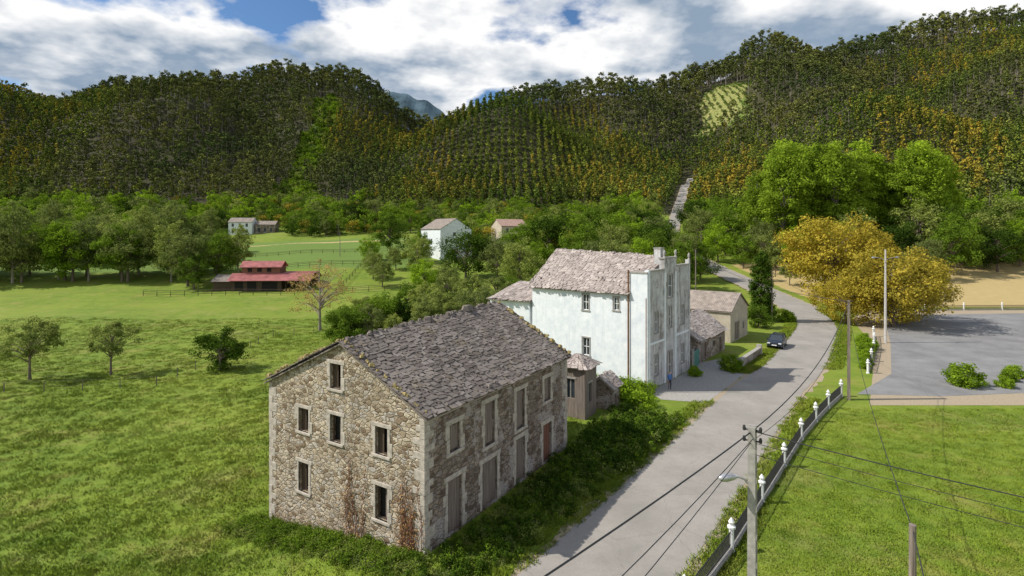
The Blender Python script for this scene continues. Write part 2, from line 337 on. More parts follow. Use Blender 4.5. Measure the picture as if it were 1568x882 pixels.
# ------------------------------------------------------------------ roads
def smooth(pts,k=12):
    pts=[V(p) for p in pts]; o=[]
    for i in range(len(pts)-1):
        a=pts[max(i-1,0)];b=pts[i];c=pts[i+1];d=pts[min(i+2,len(pts)-1)]
        for j in range(k):
            t=j/k; o.append(.5*((2*b)+(c-a)*t+(2*a-5*b+4*c-d)*t*t+(-a+3*b-3*c+d)*t**3))
    o.append(pts[-1]); return o
RP=smooth([(-14,0),(3.85,24.4),(11.8,35.4),(24.2,53.1),(32.5,63.8),(43,79.7),(50.5,92),(56,105),(60,120),(62,140),(61,170),(61,210),(69,240),(92,310),(134,425),(150,465)],16)
RD=np.array([(p.x,p.y) for p in RP])
def roadd(x,y): return np.min(np.hypot(RD[:,0][:,None]-np.atleast_1d(x)[None],RD[:,1][:,None]-np.atleast_1d(y)[None]),axis=0)
def ribbon(name,pts,wf,zo,mat,jit=.0,cs=6):
    vs=[];fs=[]
    for i,p in enumerate(pts):
        d=(pts[min(i+1,len(pts)-1)]-pts[max(i-1,0)]).normalized(); n=V((d.y,-d.x)); w=wf(p)
        for j in range(cs+1):
            t=j/cs-.5; q=p+n*(t*w+ (random.uniform(-jit,jit) if j in (0,cs) else 0)); z=zo if p.y<115 else zo+.2
            vs.append((q.x,q.y,max(h(q.x,q.y),h(p.x,p.y) if p.y>115 else -9)+z))
        if i:
            for j in range(cs): a=(i-1)*(cs+1)+j; fs.append((a,a+1,a+cs+2,a+cs+1))
    me=bpy.data.meshes.new(name); me.from_pydata(vs,[],fs); me.materials.append(M[mat]); me.polygons.foreach_set('use_smooth',[True]*len(fs))
    return link(bpy.data.objects.new(name,me))
fine=[]
for a,b in zip(RP[:-1],RP[1:]):
    k=max(1,int((b-a).length/.7)) if a.y<120 else 2
    fine+=[a.lerp(b,j/k) for j in range(k)]
W=lambda p: 5.9 if p.y<90 else (5.9+.9*min(1,(p.y-90)/20) if p.y<200 else 5.4)
ribbon('road_shoulder',fine,lambda p:W(p)+.9,.012,'gravel',.28)
ribbon('road',fine,W,.028,'road',.07)
def sheet(name,pts,z,mat):
    mb=MB(); mb.face([(x,y,z) for x,y in pts]); return mb.build(name,[mat])
sheet('gravel_verge',[(31.5,48.9),(125,48.9),(125,111),(70,111),(60,98),(50,77),(39,60)],.012,'gravel')
sheet('parking_lot',[(32.5,52.3),(40,51.6),(48,52.6),(125,52.8),(125,109),(72,104),(62,92),(52.5,77),(41,60)],.024,'park')
sheet('courtyard_pavement',[(13.6,50.6),(17.4,49.6),(28.4,64.4),(26.5,68),(21.5,65),(19.9,61.8),(13.1,53)],.02,'conc')
# ------------------------------------------------------------------ stone house
A=(-4.08,25.9);B=(-14.2,32.5);C=(3.87,39.2);D=(-6.25,45.8)
e=empty('stone_house',(-5,36,0))
mb=MB(); fr=frame(B,A); L=fr[3]
opsBA=[(x-.42,x+.42,a,b) for x,a,b in ((9.24,4.12,5.5),(9.24,.89,2.57),(5.83,6.87,8.2),(5.83,4.04,5.49),(3.16,4.1,5.4),(3.16,.76,2.39))]
wall(mb,B,A,-3,([0,6.4,L],[6.47,9.35,6.47]),opsBA,.35,0)
fr2=frame(A,C); L2=fr2[3]
opsAC=[(x-w,x+w,a,b) for x,w,a,b in ((2.37,.45,4.17,5.55),(2.37,.6,.1,2.8),(5.56,.5,3.44,5.79),(5.56,.75,.1,2.6),(8.96,.5,3.34,5.65),(8.96,.55,.1,2.75),(12.5,.45,4.1,5.6),(12.5,.6,.1,2.6))]
wall(mb,A,C,-1.5,([0,L2],[6.47,6.47]),opsAC,.35,1)
wall(mb,C,D,-2,([0,6.1,12.1],[6.47,9.75,6.47]),[],.3,0); wall(mb,D,B,-3,([0,L2],[6.47,6.47]),[],.3,0)
mb.build('walls',['rub','rub2'],e)
mb=MB()
for o in opsBA: surround(mb,fr,o,.17,.03)
for o in opsAC: surround(mb,fr2,o,.22,.03,0,o[2]>1)
def quoins(mb,P,u1,n1,u2,z0,z1,mi=0):
    z=z0;k=0
    while z<z1:
        hh=random.uniform(.28,.55); zz=min(z+hh,z1); a,b=(.7,.36) if k%2 else (.36,.7); a*=random.uniform(.8,1.15); b*=random.uniform(.8,1.15); j=random.uniform(.01,.035)
        c0=V(P)+V((-u1[0]-u2[0],-u1[1]-u2[1]))*j
        p=[c0,c0+V(u1)*a,c0+V(u1)*a+V(u2)*b,c0+V(u2)*b]
        mb.hexa([(q.x,q.y,z) for q in p],[(q.x,q.y,zz-.012) for q in p],mi); z=zz;k+=1
uAC=fr2[1]; uAB=-fr[1]
quoins(mb,A,uAC,None,uAB,-.6,6.4); quoins(mb,B,-uAB,None,uAC,-2.6,6.4); quoins(mb,C,-uAC,None,uAB,-.3,6.4)
mb.ob(fr2[0],fr2[1],fr2[2],0,L2,-.05,.16,6.28,6.42)
mb.build('granite_trim',['gran'],e,False,.015)
mb=MB()
for (fr_,ops) in ((fr,opsBA),(fr2,opsAC)):
    P,u,n,_=fr_
    for i,o in enumerate(ops):
        a,b,c,d=o; big=fr_ is fr2
        mb.ob(P,u,n,a,b,-.36,-.34,c,d,0)
        if big:
            mi=2 if a>11 and c<1 else 1
            k=5 if c<1 else 4
            for j in range(k):
                q=(b-a)/k; off=random.uniform(-.02,.02); mb.ob(P,u,n,a+q*j+.008,a+q*(j+1)-.008,-.2+off,-.15+off,c+random.uniform(0,.08),d-(.0 if random.random()<.7 else .15),mi)
        else:
            f=.07
            mb.ob(P,u,n,a,a+f,-.25,-.18,c,d,3);mb.ob(P,u,n,b-f,b,-.25,-.18,c,d,3);mb.ob(P,u,n,a+f,b-f,-.25,-.18,d-f,d,3);mb.ob(P,u,n,a+f,b-f,-.25,-.18,c,c+f,3)
            if i in (0,2,4,5): mb.ob(P,u,n,a+f,(a+b)/2-.02,-.24,-.2,c+f,d-f,3)
            if i in (1,3): mb.ob(P,u,n,(a+b)/2+.05,b-f,-.3,-.26,c+f,d-f,1)
mb.build('window_shutters_and_doors',['dark','wood','woodr','woodd'],e)
R1=V((-8.84,29.0,9.45)); R2=V((-1.19,42.5,9.85)); 
ov=V((uAC.x,uAC.y,0))*.18; nAC=V((fr2[2].x,fr2[2].y,0))
e1=V((A[0],A[1],6.5))-ov+nAC*.3-V((0,0,.02)); e2=V((C[0],C[1],6.5))+ov+nAC*.3-V((0,0,.02))
w1=V((B[0],B[1],6.5))-ov-nAC*.3-V((0,0,.02)); w2=V((D[0],D[1],6.5))+ov-nAC*.3-V((0,0,.02))
mb=MB()
slabs(mb,e1,e2,R2+ov,R1-ov,26,.40); slabs(mb,w1,w2,R2+ov,R1-ov,24,.45)
mb.build('slate_roof',['slab'],e)
mb=MB(); rocks(mb,R1+V((0,0,.05)),R2+V((0,0,.05)),90,.13); rocks(mb,e1+V((-.3,.2,.2)),e2+V((-.3,.2,.2)),14,.14)
rocks(mb,e1+V((-.1,.2,.2)),R1+V((0,.1,.12)),40,.1,1); rocks(mb,w1+V((.1,.1,.2)),R1+V((0,.1,.12)),36,.11,1)
rocks(mb,e2+V((-.1,-.2,.2)),R2+V((0,-.1,.12)),40,.13,1)
for q in (.45,.72): rocks(mb,R1.lerp(R2,q),R1.lerp(R2,q)+V((.2,.2,0)),4,.28)
mb.build('ridge_stones',['slab',plain('lichen_stone',(.33,.26,.11),.4,6)],e)
mb=MB(); P,u,n,_=fr
for k in range(38):
    s=random.choice([random.uniform(10.3,11.9),random.uniform(6.5,8.2),random.uniform(10.6,11.6)]); z=h(*(P+u*s))-.2; pts=[];top=random.uniform(.8,4.2)
    while z<top:
        pts.append((P.x+u.x*s+n.x*.06,P.y+u.y*s+n.y*.06,z)); z+=.22; s=min(11.95,s+random.uniform(-.16,.16))
    if len(pts)>1:
        mb.tube(pts,[.014]*len(pts),4,0)
        for p in pts:
            for _ in range(2):
                c=V(p)+V((random.gauss(0,.14),random.gauss(0,.08),random.gauss(0,.12)))+V((n.x,n.y,0))*.08
                a=V((random.gauss(0,1),random.gauss(0,1),random.gauss(0,1))).normalized()*.05; b=a.cross(V((random.gauss(0,1),random.gauss(0,1),1))).normalized()*.035
                mb.face([c-a,c+b,c+a,c-b],1)
mb.build('climbing_vine',['woodr','l_dry'],None)
# ------------------------------------------------------------------ white house
E=(13.0,53.1);F_=(19.8,61.9);Gc=(2.3,62.7);F2=(9.1,71.5)
e=empty('white_house',(11,62,0)); mb=MB()
fE=frame(E,F_);LE=fE[3]; fG=frame(Gc,E);LG=fG[3]
opF=[(x-.45,x+.45,a,b) for x,a,b in ((2.0,5.4,7.4),(5.5,5.5,7.6),(9.0,5.4,7.4),(2.0,1.2,3.2),(9.0,1.2,3.2))]+[(4.95,6.05,.1,3.0),(4.85,6.15,8.6,10.9)]
opG=[(6.85,7.6,7.2,8.85),(10.6,11.2,7.5,8.8),(6.85,7.7,2.5,4.3)]
wall(mb,E,F_,-.5,([0,LE],[11.5,11.9]),opF,.25,1)
wall(mb,Gc,E,-1,([0,LG],[9.25,9.25]),opG,.2,0)
wall(mb,F_,F2,-1,([0,LG],[9.25,9.25]),[],.2,0); wall(mb,F2,Gc,-1,([0,LE/2,LE],[9.25,13.1,9.25]),[],.2,0)
P,u,n,_=fE
mb.ob(P,u,n,0.02,3.9,-.35,-.004,9,11.45,1); mb.ob(P,u,n,7.1,LE-.02,-.35,-.004,9,11.7,1)
mb.ob(P,u,n,3.9,7.1,-.5,.05,11.2,12.6,1); mb.ob(P,u,n,0.0,.42,-.35,.07,0,11.62,0); mb.ob(P,u,n,LE-.42,LE,-.35,.07,0,12.3,1)
mb.ob(P,u,n,3.9,4.25,-.3,.07,0,11.2,0); mb.ob(P,u,n,6.75,7.1,-.3,.07,0,11.2,0)
mb.ob(P,u,n,.42,3.9,-.05,.06,4.35,4.55,0);mb.ob(P,u,n,7.1,LE-.42,-.05,.06,4.35,4.55,0)
mb.ob(P,u,n,.42,3.9,-.40,.10,11.45,11.6,2); mb.ob(P,u,n,7.1,LE-.42,-.40,.10,11.72,11.87,2); mb.ob(P,u,n,3.8,7.2,-.6,.12,12.6,12.74,2)
mb.ob(P,u,n,4.2,5.1,-1.2,-.5,11,13.6,1); mb.ob(P,u,n,4.15,5.15,-1.25,-.45,13.6,13.72,2)
P2,u2,n2,_=fG
mb.ob(P2,u2,n2,LG-1.9,LG-.002,-.4,.10,-.5,11.3,0); mb.ob(P2,u2,n2,LG-1.98,LG-.002,-.5,.16,11.3,11.45,2)
mb.build('walls',['white','grayp','conc'],e)
mb=MB()
for s,z in ((4.0,12.74),(7.0,12.74),(LE-.21,12.3)):
    p=P+u*s; mb.tube([(p.x,p.y,z),(p.x,p.y,z+.2),(p.x,p.y,z+.35),(p.x,p.y,z+.6),(p.x,p.y,z+.75)],[.15,.08,.16,.13,.03],8)
mb.build('finials',['conc'],e,True)
mb=MB()
for fr_,ops in ((fE,opF),(fG,opG)):
    P,u,n,_=fr_
    for o in ops:
        a,b,c,d=o; door=c<.5
        mb.ob(P,u,n,a,b,-.24 if fr_ is fE else -.19,-.18,c,d,3 if door else 0); f=.06
        for q in ((a,a+f,c,d),(b-f,b,c,d),((a+b)/2-.03,(a+b)/2+.03,c+f,d-f),(a+f,b-f,d-f,d),(a+f,b-f,c,c+f),(a+f,(a+b)/2-.03,(c+d)/2-.03,(c+d)/2+.03),((a+b)/2+.03,b-f,(c+d)/2-.03,(c+d)/2+.03)):
            mb.ob(P,u,n,q[0],q[1],-.17,-.11,q[2],q[3],1)
        w=.13; mt=2
        mb.ob(P,u,n,a-w,b+w,-.05,.04,d,d+w,mt); mb.ob(P,u,n,a-w-.05,b+w+.05,-.05,.09,c-.12,c,mt); mb.ob(P,u,n,a-w,a,-.05,.035,c,d,mt); mb.ob(P,u,n,b,b+w,-.05,.035,c,d,mt)
mb.build('windows',['glass','wpaint','conc','woodd'],e)
mb=MB(); nG=V((n2.x,n2.y,0)); ug=V((u2.x,u2.y,0))
K1=V((5.7,67.1,13.3)); K2=V((16.2,57.4,12.75))
g1=V((Gc[0],Gc[1],9.2))+nG*.35-ug*.3; g2=V((E[0],E[1],9.2))+nG*.35-ug*1.95
b1=V((F2[0],F2[1],9.2))-nG*.35-ug*.3; b2=V((F_[0],F_[1],9.2))-nG*.35-ug*.5
slabs(mb,g1,g2,K2-ug*.4,K1-ug*.3,20,.45); slabs(mb,b1,b2,K2-ug*.4,K1-ug*.3,18,.5)
rocks(mb,g1+V((.2,.2,.15)),g2+V((.2,.2,.15)),44,.2); rocks(mb,K1,K2-ug*.5,55,.18); rocks(mb,g1+V((0,.2,.1)),K1,36,.16)
for _ in range(30):
    a=random.random();b=random.random()*.4; q=(g1.lerp(g2,a)).lerp(K1.lerp(K2-ug*.4,a),b); rocks(mb,q+V((0,0,.06)),q+V((.1,0,.06)),1,.18)
mb.build('slate_roof',['slabw'],e)
mb=MB()
q=V((E[0],E[1],0))-ug*2.0+nG*.2; mb.tube([(q.x,q.y,0),(q.x,q.y,11.6)],[.09,.09],8)
q=V((E[0],E[1],0))+nG*.2+ug*.1; mb.tube([(q.x-.2,q.y-.15,0),(q.x-.2,q.y-.15,9)],[.05,.05],6)
mb.build('drain_pipe',['rust'],e)
e2_=empty('annex_building',(-1,68,0)); mb=MB()
a1=V((-2.6,66.4));a2=V((2.0,62.9));a3=V((6,68));a4=V((1.4,72))
for p,q in ((a1,a2),(a2,a3),(a3,a4),(a4,a1)): wall(mb,p,q,-1.5,([0,20],[7.5,7.5]),[(2.0,2.7,5.0,6.2)] if p is a1 else [],.2,0)
mb.build('walls',['white'],e2_); mb=MB()
slabs(mb,(a1.x-.3,a1.y-.4,7.5),(a2.x+.1,a2.y-.4,7.5),(a3.x,a3.y,9.0),(a4.x-.3,a4.y,9.0),12,.45); mb.build('slate_roof',['slabw'],e2_)
def hut(name,Q,u,w,d,z,rh,wm,roof='slabw',door=None,kind='gable',rows=6,ridge_along=True,ops=None,ov=.25,posts=None):
    u=V(u).normalized(); l=V((-u.y,u.x)); Q=V(Q); z0=h(Q.x,Q.y)
    c=[Q,Q+u*w,Q+u*w+l*d,Q+l*d]; e=empty(name,(Q.x,Q.y,z0)); mb=MB()
    o=ops or {}
    for i in range(4):
        p,q=c[i],c[(i+1)%4]; LL=(q-p).length
        g=(kind=='gable') and ((i%2==1) if ridge_along else (i%2==0))
        rf=([0,LL/2,LL],[z0+z,z0+z+rh,z0+z]) if g else ([0,LL],[z0+z,z0+z])
        oo=[(a,b,z0+cc,z0+dd) for a,b,cc,dd in o.get(i,[])]
        wall(mb,p,q,z0-1.5,rf,oo,.2,0)
        P_,u_,n_,_=frame(p,q)
        for a,b,cc,dd in oo:
            mb.ob(P_,u_,n_,a,b,-.2,-.15,cc,dd,1 if cc-z0>.5 else 2)
            mb.ob(P_,u_,n_,a-.12,b+.12,-.03,.03,dd,dd+.14,3); mb.ob(P_,u_,n_,(a+b)/2-.03,(a+b)/2+.03,-.15,-.1,cc,dd,3)
    mb.build('walls',[wm,'glass','wood','conc'],e)
    mb=MB(); zz=z0+z-.05; T=z0+z+rh+.05
    def p3(v,zq): return V((v.x,v.y,zq))
    if kind=='gable':
        if ridge_along: m1=(c[0]+c[3])/2-u*ov; m2=(c[1]+c[2])/2+u*ov; sl=[(c[0]-u*ov-l*ov,c[1]+u*ov-l*ov),(c[3]-u*ov+l*ov,c[2]+u*ov+l*ov)]
        else: m1=(c[0]+c[1])/2-l*ov; m2=(c[3]+c[2])/2+l*ov; sl=[(c[0]-l*ov-u*ov,c[3]+l*ov-u*ov),(c[1]-l*ov+u*ov,c[2]+l*ov+u*ov)]
        for a,b in sl:
            if roof.startswith('slab'): slabs(mb,p3(a,zz),p3(b,zz),p3(m2,T),p3(m1,T),rows,.5)
            else:
                k=int((b-a).length/.25)
                for j in range(k):
                    t0,t1=j/k,(j+1)/k; tm=(t0+t1)/2; up=V((0,0,.05)); X=[p3(a.lerp(b,t),zz) for t in (t0,tm,t1)]; Y=[p3(m1.lerp(m2,t),T) for t in (t0,tm,t1)]
                    mb.face([X[0],X[1]+up,Y[1]+up,Y[0]]); mb.face([X[1]+up,X[2],Y[2],Y[1]+up])
                nr=V((0,0,-.12)); mb.face([p3(a,zz)+nr,p3(b,zz)+nr,p3(m2,T)+nr,p3(m1,T)+nr])
        if roof.startswith('slab'): rocks(mb,p3(m1,T),p3(m2,T),int((m2-m1).length*3),.13)
    else:
        cc=(c[0]+c[2])/2; k=[c[0]-u*ov-l*ov,c[1]+u*ov-l*ov,c[2]+u*ov+l*ov,c[3]-u*ov+l*ov]; tp=p3(cc,T)
        for i in range(4): 
            a,b=p3(k[i],zz),p3(k[(i+1)%4],zz); slabs(mb,a,b,tp.lerp(b,.06),tp.lerp(a,.06),rows,.4)
    mb.build('roof',[roof],e); return e
uE=(.611,.791)
hut('granary',(5.9,45.0),(.52,.85),2.4,2.4,4.2,.8,'wood','slabw',kind='hip',rows=5,ops={0:[(.7,1.4,1.2,2.8)],3:[(.7,1.5,1.6,3.2)]})
hut('stone_well_house',(8.5,47.4),(.52,.85),1.9,2.0,1.9,.9,'rub2','slabw',kind='gable',rows=5,ops={0:[(.6,1.2,.05,1.3)]})
hut('stone_shed',(21.6,64.6),uE,10.3,6.5,2.7,2.3,'rub2','slabw',rows=11,ops={0:[(1.2,3.0,.05,2.2),(5.5,6.3,1.1,1.9),(7.8,8.6,.05,2.0)],3:[(2,2.8,.9,1.8)]})
hut('outbuilding',(30.3,77),uE,8.6,13.5,4.4,2.2,'beige','tile',ridge_along=False,ops={0:[(2.0,4.4,.05,2.6),(6,6.9,1.2,2.2)]})
mb=MB(); P,u,n,L=frame((25.4,62.2),(31,69.6)); mb.ob(P,u,n,0,L,-.2,.2,-.2,.85,0); mb.ob(P,u,n,-.05,L+.05,-.25,.25,.85,.97,1)
mb.ob(P,u,n,-.2,.2,-.3,.3,-.2,1.3,1); mb.ob(P,u,n,L-.2,L+.2,-.3,.3,-.2,1.3,1); mb.build('low_stone_wall',['rub2','conc'])
mb=MB(); P,u,n,L=frame((20.2,61.9),(21.6,64.2)); mb.ob(P,u,n,0,L,-.05,.05,.1,1.9,0)
for j in range(9): mb.ob(P,u,n,L*j/9,L*j/9+.04,.05,.08,.1,1.95,0)
mb.ob(P,u,n,-.15,0,-.12,.12,-.2,2.3,1); mb.build('green_gate',['green','conc'])
# ------------------------------------------------------------------ far houses
hut('farmhouse',(-139,272),(1,.12),11,9,6.3,2.2,'white','tile',rows=4,ops={0:[(1.5,2.6,1,2.6),(4.8,5.9,.05,2.6),(8,9.1,1,2.6),(1.5,2.6,4,5.5),(4.8,5.9,4,5.5),(8,9.1,4,5.5)]})
hut('stone_farmhouse',(-127.5,275.5),(1,.12),9.5,7,4.6,1.8,'rub2','tile',ops={0:[(1.2,2.4,1,3),(4,5.2,1,3),(7,8,1,3)]})
hut('village_house',(-24,186),(.75,.66),13,12,10.5,3.6,'white','tile',ridge_along=False,ops={0:[(2,3,5.5,7),(8,9,5.5,7),(5.2,6.4,8,9.2)],3:[(2,3,5.5,7),(6,7,5.5,7)]})
hut('village_house',(-4,212),(.9,.43),11,10,8.5,2.7,'beige','redb',ops={0:[(2,3,6,7.5),(7,8,6,7.5)]})
zb=h(-65,148); e=empty('red_roof_barn',(-65,148,zb)); mb=MB()
fr_=frame((-74.5,147),(-54,148.5)); P,u,n,L=fr_; lz=zb
mb.ob(P,u,n,0,13,-10,0,lz-1,lz+3.2,0); mb.ob(P,u,n,13,L,-10,-5,lz-1,lz+3.2,0); mb.ob(P,u,n,2,12,-7,-2.2,lz+3.2,lz+6.4,1)
mb.ob(P,u,n,-5,-.2,-9,-1,lz-1,lz+2.6,0)
for a,b,mi in ((1,3.2,2),(4.2,6.6,2),(8,12,2)): mb.ob(P,u,n,a,b,0.002,.03,lz+.1,lz+2.5,mi)
for j in range(7): s_=13+(L-13)*j/6; mb.ob(P,u,n,s_-.09,s_+.09,-.1,.08,lz-.5,lz+3.0,0)
for a in (3.5,6.0,8.5): mb.ob(P,u,n,a,a+1.2,-2.2,-2.17,lz+5.0,lz+6.0,2)
mb.build('walls',['woodd','woodr','dark','wpaint'],e); mb=MB()
def rf(s0,s1,n0,n1,z0,z1,mi=0):
    k=int((s1-s0)/.4)
    for j in range(k):
        a=s0+(s1-s0)*j/k; b=s0+(s1-s0)*(j+1)/k; m_=(a+b)/2
        def p(s,nn,z): return (P.x+u.x*s+n.x*nn,P.y+u.y*s+n.y*nn,z)
        mb.face([p(a,n0,z0),p(m_,n0,z0+.1),p(m_,n1,z1+.1),p(a,n1,z1)],mi); mb.face([p(m_,n0,z0+.1),p(b,n0,z0),p(b,n1,z1),p(m_,n1,z1+.1)],mi)
rf(-.5,L+.5,1.4,-2.2,lz+2.8,lz+4.6); rf(-.5,L+.5,-10.5,-7,lz+3.0,lz+4.8); rf(1.4,12.6,-1.6,-4.6,lz+6.2,lz+7.8); rf(1.4,12.6,-7.7,-4.6,lz+6.2,lz+7.8)
rf(-5.5,-.5,-.3,-5,lz+2.5,lz+4.1,1); rf(-5.5,-.5,-9.7,-5,lz+2.5,lz+4.1,1)
rf(12.6,L+.5,-2.2,-7,lz+4.6,lz+4.8)
mb.build('roof',['red','tile'],e)
# ------------------------------------------------------------------ poles
def conc_pole(name,x,y,ht,w=.34,mat='conc',holes=True,arm=True):
    z=h(x,y); mb=MB(); u=V((.53,.85)); n=V((.85,-.53)); P=V((x,y))
    if holes:
        for sgn in (-1,1): mb.hexa([(*(P+u*a+n*b),z-.3) for a,b in ((sgn*w*.5-.05,-w*.4),(sgn*w*.5+.05,-w*.4),(sgn*w*.5+.05,w*.4),(sgn*w*.5-.05,w*.4))],[(*(P+u*a+n*b),z+ht) for a,b in ((sgn*w*.36-.05,-w*.3),(sgn*w*.36+.05,-w*.3),(sgn*w*.36+.05,w*.3),(sgn*w*.36-.05,w*.3))],0)
        k=int(ht/.9)
        for j in range(k+1): zz=z+j*(ht-.5)/k; mb.ob(P,u,n,-w*.36,w*.36,-w*.28,w*.28,zz,zz+.45,0)
    else: mb.tube([(x,y,z-.3),(x,y,z+ht)],[w*.5,w*.34],10,0)
    if arm:
        a_=.2
        for dz in (.12,.45): mb.tube([(x-a_,y+a_*.6,z+ht-dz),(x+a_,y-a_*.6,z+ht-dz)],[.025,.025],6,1)
        for t in (-.2,.2):
            for dz in (.12,.45): mb.tube([(x+t,y-t*.6,z+ht-dz-.04),(x+t,y-t*.6,z+ht-dz+.05),(x+t,y-t*.6,z+ht-dz+.12)],[.04,.05,.03],6,1)
    return mb.build(name,[mat,'iron'])
def arm_lamp(mb,x,y,z,dx,dy,rise,mi=1):
    pts=[(x,y,z-rise),(x+dx*.3,y+dy*.3,z-rise*.4),(x+dx*.7,y+dy*.7,z-.03),(x+dx,y+dy,z)]
    mb.tube(pts,[.03]*4,8,mi); a=V((x+dx,y+dy,z)); d=V((dx,dy,0)).normalized()
    mb.tube([a-d*.05,a+d*.08,a+d*.3,a+d*.5,a+d*.58],[.05,.10,.13,.10,.03],10,2)
e=empty('street_lamp',(7.36,17,0)); p=conc_pole('concrete_pole',7.36,17,9.15); p.parent=e; p.location=-e.location
mb=MB(); arm_lamp(mb,7.25,17,7.65,-.45,-.1,.3); mb.build('lamp_arm',['conc','steel','steel'],e,True)
conc_pole('utility_pole',8.3,11.5,9.0,.2,'wood',False,False); conc_pole('utility_pole',30.7,50.6,9.05,.34,'wood',True)
for x,y,ht in ((36.4,110,12.2),(44.5,95,9),(14.2,76,12),(-62,200,9),(-82,262,9),(63,185,9),(108,84,7)): conc_pole('utility_pole',x,y,ht,.26,'wood',False)
mb=MB(); mb.tube([(52,77.3,0),(52,77.3,13)],[.2,.1],10,0); arm_lamp(mb,52,77.3,11.9,-1.6,-.3,.5); arm_lamp(mb,52,77.3,11.9,1.6,.3,.5)
mb.build('street_lamp',['conc','steel','steel'],None,True)
def wire(a,b,sag=.6,r=.014):
    mb.tube([V(a).lerp(V(b),t)-V((0,0,sag*4*t*(1-t))) for t in [i/16 for i in range(17)]],[r]*17,4,0)
mb=MB(); T1=V((7.36,17,9.0)); T3=V((30.7,50.6,8.95))
wire(T1,T3,1.2,.025); wire(T1+V((0,0,-.3)),T3+V((0,0,-.5)),1.6,.012); wire(T1,(-12,-2,9.2),.5,.028); wire(T1+V((.1,0,-.15)),(-11,-3,8.2),.8,.014); wire(T1+V((0,0,-.3)),(-10,-4,7.8),.6,.012)
for dz in (0,-.35,-.7): wire(T1+V((0,0,dz)),(30,4+dz,8.8+dz),.7,.016 if dz==0 else .009)
wire((8.3,11.5,8.9),T3+V((0,0,-.8)),1.0,.012); wire(T3,(36.4,110,11.5),1.5,.02); wire((8.3,11.5,8.9),(4,3,6),.1,.012); wire(T3,(44.5,95,8.8),1,.02)
mb.build('overhead_wires',['iron'])
def rail(name,pts,posts=True):
    mb=MB()
    for a,b in zip(pts[:-1],pts[1:]):
        P,u,n,L=frame(a,b)
        mb.ob(P,u,n,.15,L-.15,-.12,.12,-.1,.28,0)
        for zz in (.38,.95): mb.ob(P,u,n,.15,L-.15,-.02,.02,zz,zz+.04,1)
        k=int(L/.13)
        for j in range(k): s=.15+(L-.3)*(j+.5)/k; mb.ob(P,u,n,s-.014,s+.014,-.014,.014,.30,1.05,1)
    for a in pts:
        x,y=a; mb.tube([(x,y,-.1),(x,y,.1),(x,y,.16),(x,y,1.1),(x,y,1.14),(x,y,1.22),(x,y,1.27),(x,y,1.42),(x,y,1.5),(x,y,1.62)],[.17,.17,.12,.12,.2,.2,.09,.15,.1,.02],8,2)
    return mb.build(name,['conc','iron','wpaint'])
rail('iron_railing_fence',[(3.2,17.3),(6.8,21.9),(10.4,26.3),(14,31.1),(17.6,35.9),(21.2,40.7),(24.4,44.6),(27.4,48.1),(30.6,51.6)])
rail('iron_railing_fence',[(38.6,60.2),(42.6,65.8),(46.4,71.2),(50,76.6),(53.4,82)])
rail('iron_railing_fence',[(74,109.6),(82,110.2),(90,110.6),(98,111),(106,111.2),(114,111.4)])
def wfence(name,pts,hh=1.2,sp=4,r=.05,rails=False):
    mb=MB()
    for a,b in zip(pts[:-1],pts[1:]):
        L=math.dist(a,b);k=max(1,int(L/sp))
        pr=None
        for j in range(k+1):
            x=a[0]+(b[0]-a[0])*j/k;y=a[1]+(b[1]-a[1])*j/k;z=h(x,y)
            mb.tube([(x,y,z-.2),(x+random.uniform(-.05,.05),y,z+hh)],[r,r*.8],5,0)
            if pr:
                for q in ((.4,.8,1.1) if rails else (.5,1.0)): mb.tube([(pr[0],pr[1],pr[2]+q*hh),(x,y,z+q*hh)],[.05 if rails else .008]*2,4,0)
            pr=(x,y,z)
    return mb.build(name,['woodd' if rails else 'wood'])
wfence('wire_fence',[(-70,57),(-54,59),(-40,62.5),(-39,80),(-40,93),(-27,104)],1.1,3.2)
wfence('paddock_fence',[(-95,143),(-45,142),(-22,150),(-20,168),(-30,180),(-100,176)],1.4,3.5,.08,True)
wfence('paddock_fence',[(-120,205),(-75,208),(-30,206)],1.3,4,.08,True); wfence('paddock_fence',[(-45,142),(-48,176)],1.3,4,.08,True)
